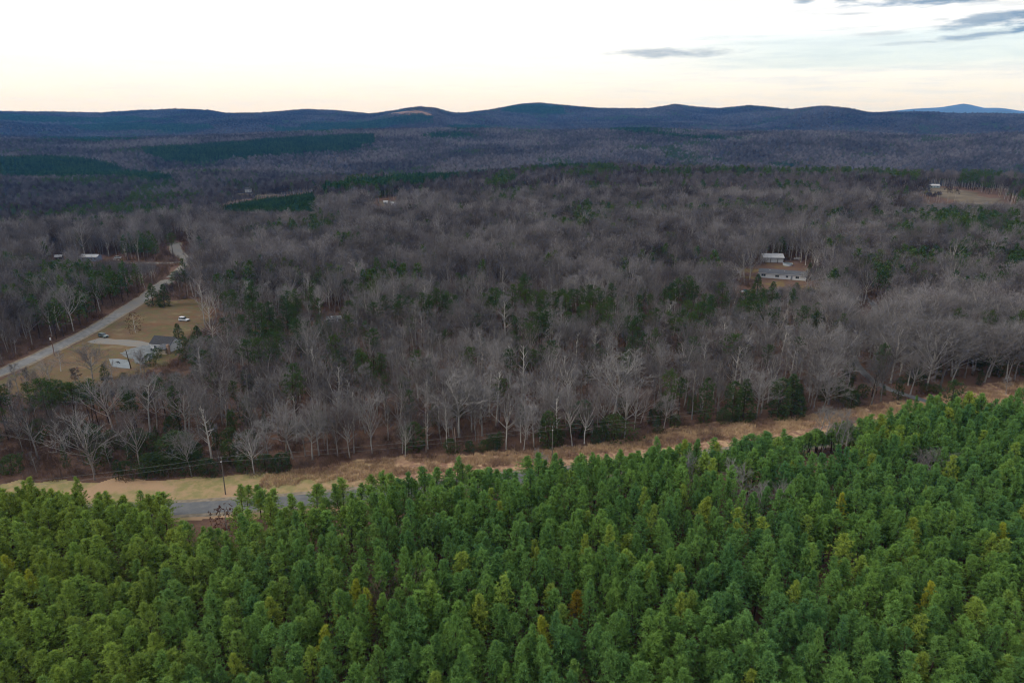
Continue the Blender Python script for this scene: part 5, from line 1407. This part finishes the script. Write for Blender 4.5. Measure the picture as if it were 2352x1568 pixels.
def heap(u, v, label, n, mats, sz=1.0, seed=1, name='scrap_heap'):
    x, y = at(u, v); e = empty(name, (x, y, h1(x, y))); tag(e, label, 'heap'); r = random.Random(seed)
    for k in range(n):
        cx, cy = r.uniform(-1.6, 1.6) * sz, r.uniform(-1, 1) * sz; l, w_ = r.uniform(.5, 1.3) * sz, r.uniform(.2, .6) * sz; h_ = r.uniform(.15, .9)
        o = MB().box(-l, l, -w_, w_, 0, h_).build('board' if k % 2 else 'crate', mats[k % len(mats)], e, (cx, cy, .02 + .05 * k), bevel=.04); o.rotation_euler = (r.uniform(-.1, .1), r.uniform(-.2, .2), r.uniform(0, 3))
heap(1831, 596, 'heap of white boards and boxes right of the shed', 9, (LWHITE, WHITE, DECKM), 1.3, 3)
heap(1706, 670, 'small blue and white heap left of the first spruce', 6, (LWHITE, BLUETARP, LWHITE), 1.0, 4)
heap(268, 598, 'pale clutter beside the white car beyond the back road', 5, (LWHITE, CONC), 1.0, 6)
# homes beyond the back road
house(205, 600, R(-3), 11.5, 5.0, 3.0, 1.2, 'pale blue trailer home seen through trees left of the back road', 'trailer home', BLUEW, METALR,
      [(-4.2, 1.0, 1.2, 1.1), (1.8, 1.0, 1.2, 1.1), (4.3, 1.0, 1.0, 1.1)], -1.2, None, 'trailer_home')
house(135, 598, R(12), 4.2, 3.2, 2.5, 1.0, 'small dark shed with pale roof far left beyond the back road', 'shed', DROOF, METALR, (), 0.0, None, 'shed')
house(569.5, 442, R(5), 8.5, 7.0, 4.6, 2.6, 'distant white farmhouse by the valley field beyond the young pines', 'house', LWHITE, GROOF, [(-2.6, 1.0, 1, 1.3), (2.6, 1.0, 1, 1.3)], 0.0, (2.5, 3.5, .8, 8.2), 'farmhouse')
house(492, 463, R(0), 7, 6, 3.0, 1.8, 'small distant grey roofed cottage beside the valley track', 'house', WHITE, GROOF, [(-2, 1, 1, 1.1)], 1.0, None, 'cottage')
house(2146, 432, R(-6), 11.5, 7.0, 2.8, 1.2, 'distant low white barn at the top of the hill pasture', 'barn', simple('pale_teal', (.38, .5, .52)), METALR, [(-3.5, .8, 1.6, 1.2), (3.5, .8, 1.6, 1.2)], 0.0, None, 'barn')
for u, v, lab in ((886, 468, 'white shed in the small clearing above the wood, left'), (903, 471, 'white shed in the small clearing above the wood, right')):
    house(u, v, R(8), 4.5, 3.2, 2.2, .8, lab, 'shed', WHITE, METALR, (), 0.0, None, 'shed')
# camper in the wood
x, y = at(768, 742); e = empty('camper_trailer', (x, y, h1(x, y)), R(14)); tag(e, 'white camper trailer half hidden among trees left of centre', 'camper trailer')
MB().prism([(-3.6, .6), (3.5, .6), (3.6, 1.4), (3.3, 2.9), (-3.2, 2.9), (-3.7, 2.0)], -1.2, 1.2).build('body', simple('cream_panel', (.66, .68, .66), .4, .4), e, bevel=.12)
MB().box(-3.4, 3.4, -1.3, 1.3, 2.92, 3.02).build('roof', GRAVELG, e)
MB().box(-1.4, -.6, -.4, .4, 3.025, 3.25).build('roof_vent', WHITE, e)
for wx in (-2.4, -.5, 2.3): MB().box(wx - .5, wx + .5, -1.235, -1.205, 1.5, 2.2).build('window', GLASS, e)
MB().box(.7, 1.35, -1.24, -1.205, .7, 2.5).build('door', CONC, e)
for wx in (-.5, .4):
    w_ = MB().tube([(wx, -1.22, .36), (wx, -.95, .36)], .36, 14).build('wheel', RUBBER, e); MB().tube([(wx, -1.25, .36), (wx, -1.221, .36)], .18, 10).build('rim', RIM, w_)
MB().tube([(-3.7, -.5, .5), (-4.9, 0, .5), (-3.7, .5, .5)], .06, 6).build('hitch', DARKM, e)

# ------------------------------------------------------------------ vehicles
def car(u, v, rz, label, paint, L=4.6, W=1.85, Hc=1.65, suv=True, name='parked_car'):
    x, y = at(u, v); e = empty(name, (x, y, h1(x, y) + .03), rz); tag(e, label, 'car', None)
    a = L / 2
    body = [(-a, .38), (-a, .95), (-a + .1, 1.02), (a - 1.35, 1.04), (a - .25, .92), (a, .72), (a, .36)]
    MB().prism(body, -W / 2, W / 2).build('body', paint, e, bevel=.07)
    cab = [(-a + .12, 1.03), (-a + .35 if suv else -a + 1.1, Hc), (a - 2.05, Hc), (a - 1.3, 1.05)]
    w2 = W / 2 - .14
    c = MB().prism(cab, -w2, w2).build('cabin', GLASS, e, bevel=.05)
    r0_, r1_ = cab[1][0] + .02, cab[2][0] - .02
    MB().box(r0_, r1_, -w2 - .02, w2 + .02, Hc - .02, Hc + .05).build('roof_panel', paint, c, bevel=.03)
    for px_ in ((r0_ + r1_) / 2, r0_ + .1):
        MB().box(px_ - .05, px_ + .05, -w2 - .015, w2 + .015, 1.06, Hc - .02).build('pillar', paint, c)
    for sx_ in (-a + .85, a - .9):
        for sy_ in (-1, 1):
            yy = sy_ * (W / 2 - .12); w_ = MB().tube([(sx_, yy - .11, .34), (sx_, yy + .11, .34)], .34, 16).build('wheel', RUBBER, e)
            yo = yy + sy_ * .113; MB().tube([(sx_, min(yo, yo + sy_ * .02), .34), (sx_, max(yo, yo + sy_ * .02), .34)], .2, 12).build('rim', RIM, w_)
    for sy_ in (-1, 1):
        MB().box(a - .06, a + .02, sy_ * (W / 2 - .28) - .18, sy_ * (W / 2 - .28) + .18, .62, .78).build('headlight', LAMP, e)
        MB().box(-a - .02, -a + .06, sy_ * (W / 2 - .2) - .1, sy_ * (W / 2 - .2) + .1, .7, .95).build('tail_light', TAILM, e)
    MB().box(a - .04, a + .05, -W / 2 + .1, W / 2 - .1, .34, .54).build('bumper', DARKM, e)
    return e
car(238, 774, R(-25), 'dark grey green car parked on the grass beside the gravel drive', car_paint('grey_green_paint', (.10, .15, .15)))
car(423, 737, R(-14), 'white four wheel drive car parked on the upper lawn', car_paint('white_paint', (.78, .82, .90)), 4.7, 1.9, 1.85)
car(1870, 641, R(-15), 'dark blue car parked right of the long white house', car_paint('blue_paint', (.05, .07, .16)))
car(272, 594, R(-8), 'white car parked beyond the back road near the trailer home', car_paint('pale_paint', (.62, .66, .66)), 4.5, 1.85, 1.6)

# ------------------------------------------------------------------ air between here and the hills
hz = MB().box(-27600, 27600, -27600, 27600, -130, 480)
def haze_mat():
    m = bpy.data.materials.new('haze'); m.use_nodes = True; t = m.node_tree; t.nodes.clear(); k = NB(t)
    p = k.n('ShaderNodeVolumePrincipled'); p.inputs['Color'].default_value = (.09, .36, 1.0, 1); p.inputs['Density'].default_value = 4.4e-5
    p.inputs['Absorption Color'].default_value = (1, 1, 1, 1); p.inputs['Anisotropy'].default_value = .2
    out = k.n('ShaderNodeOutputMaterial'); t.links.new(p.outputs[0], out.inputs['Volume']); return m
HZ = haze_mat(); o = hz.build('haze', HZ); tag(o, 'thin blue air that fades the far hills', 'haze', kind='stuff')
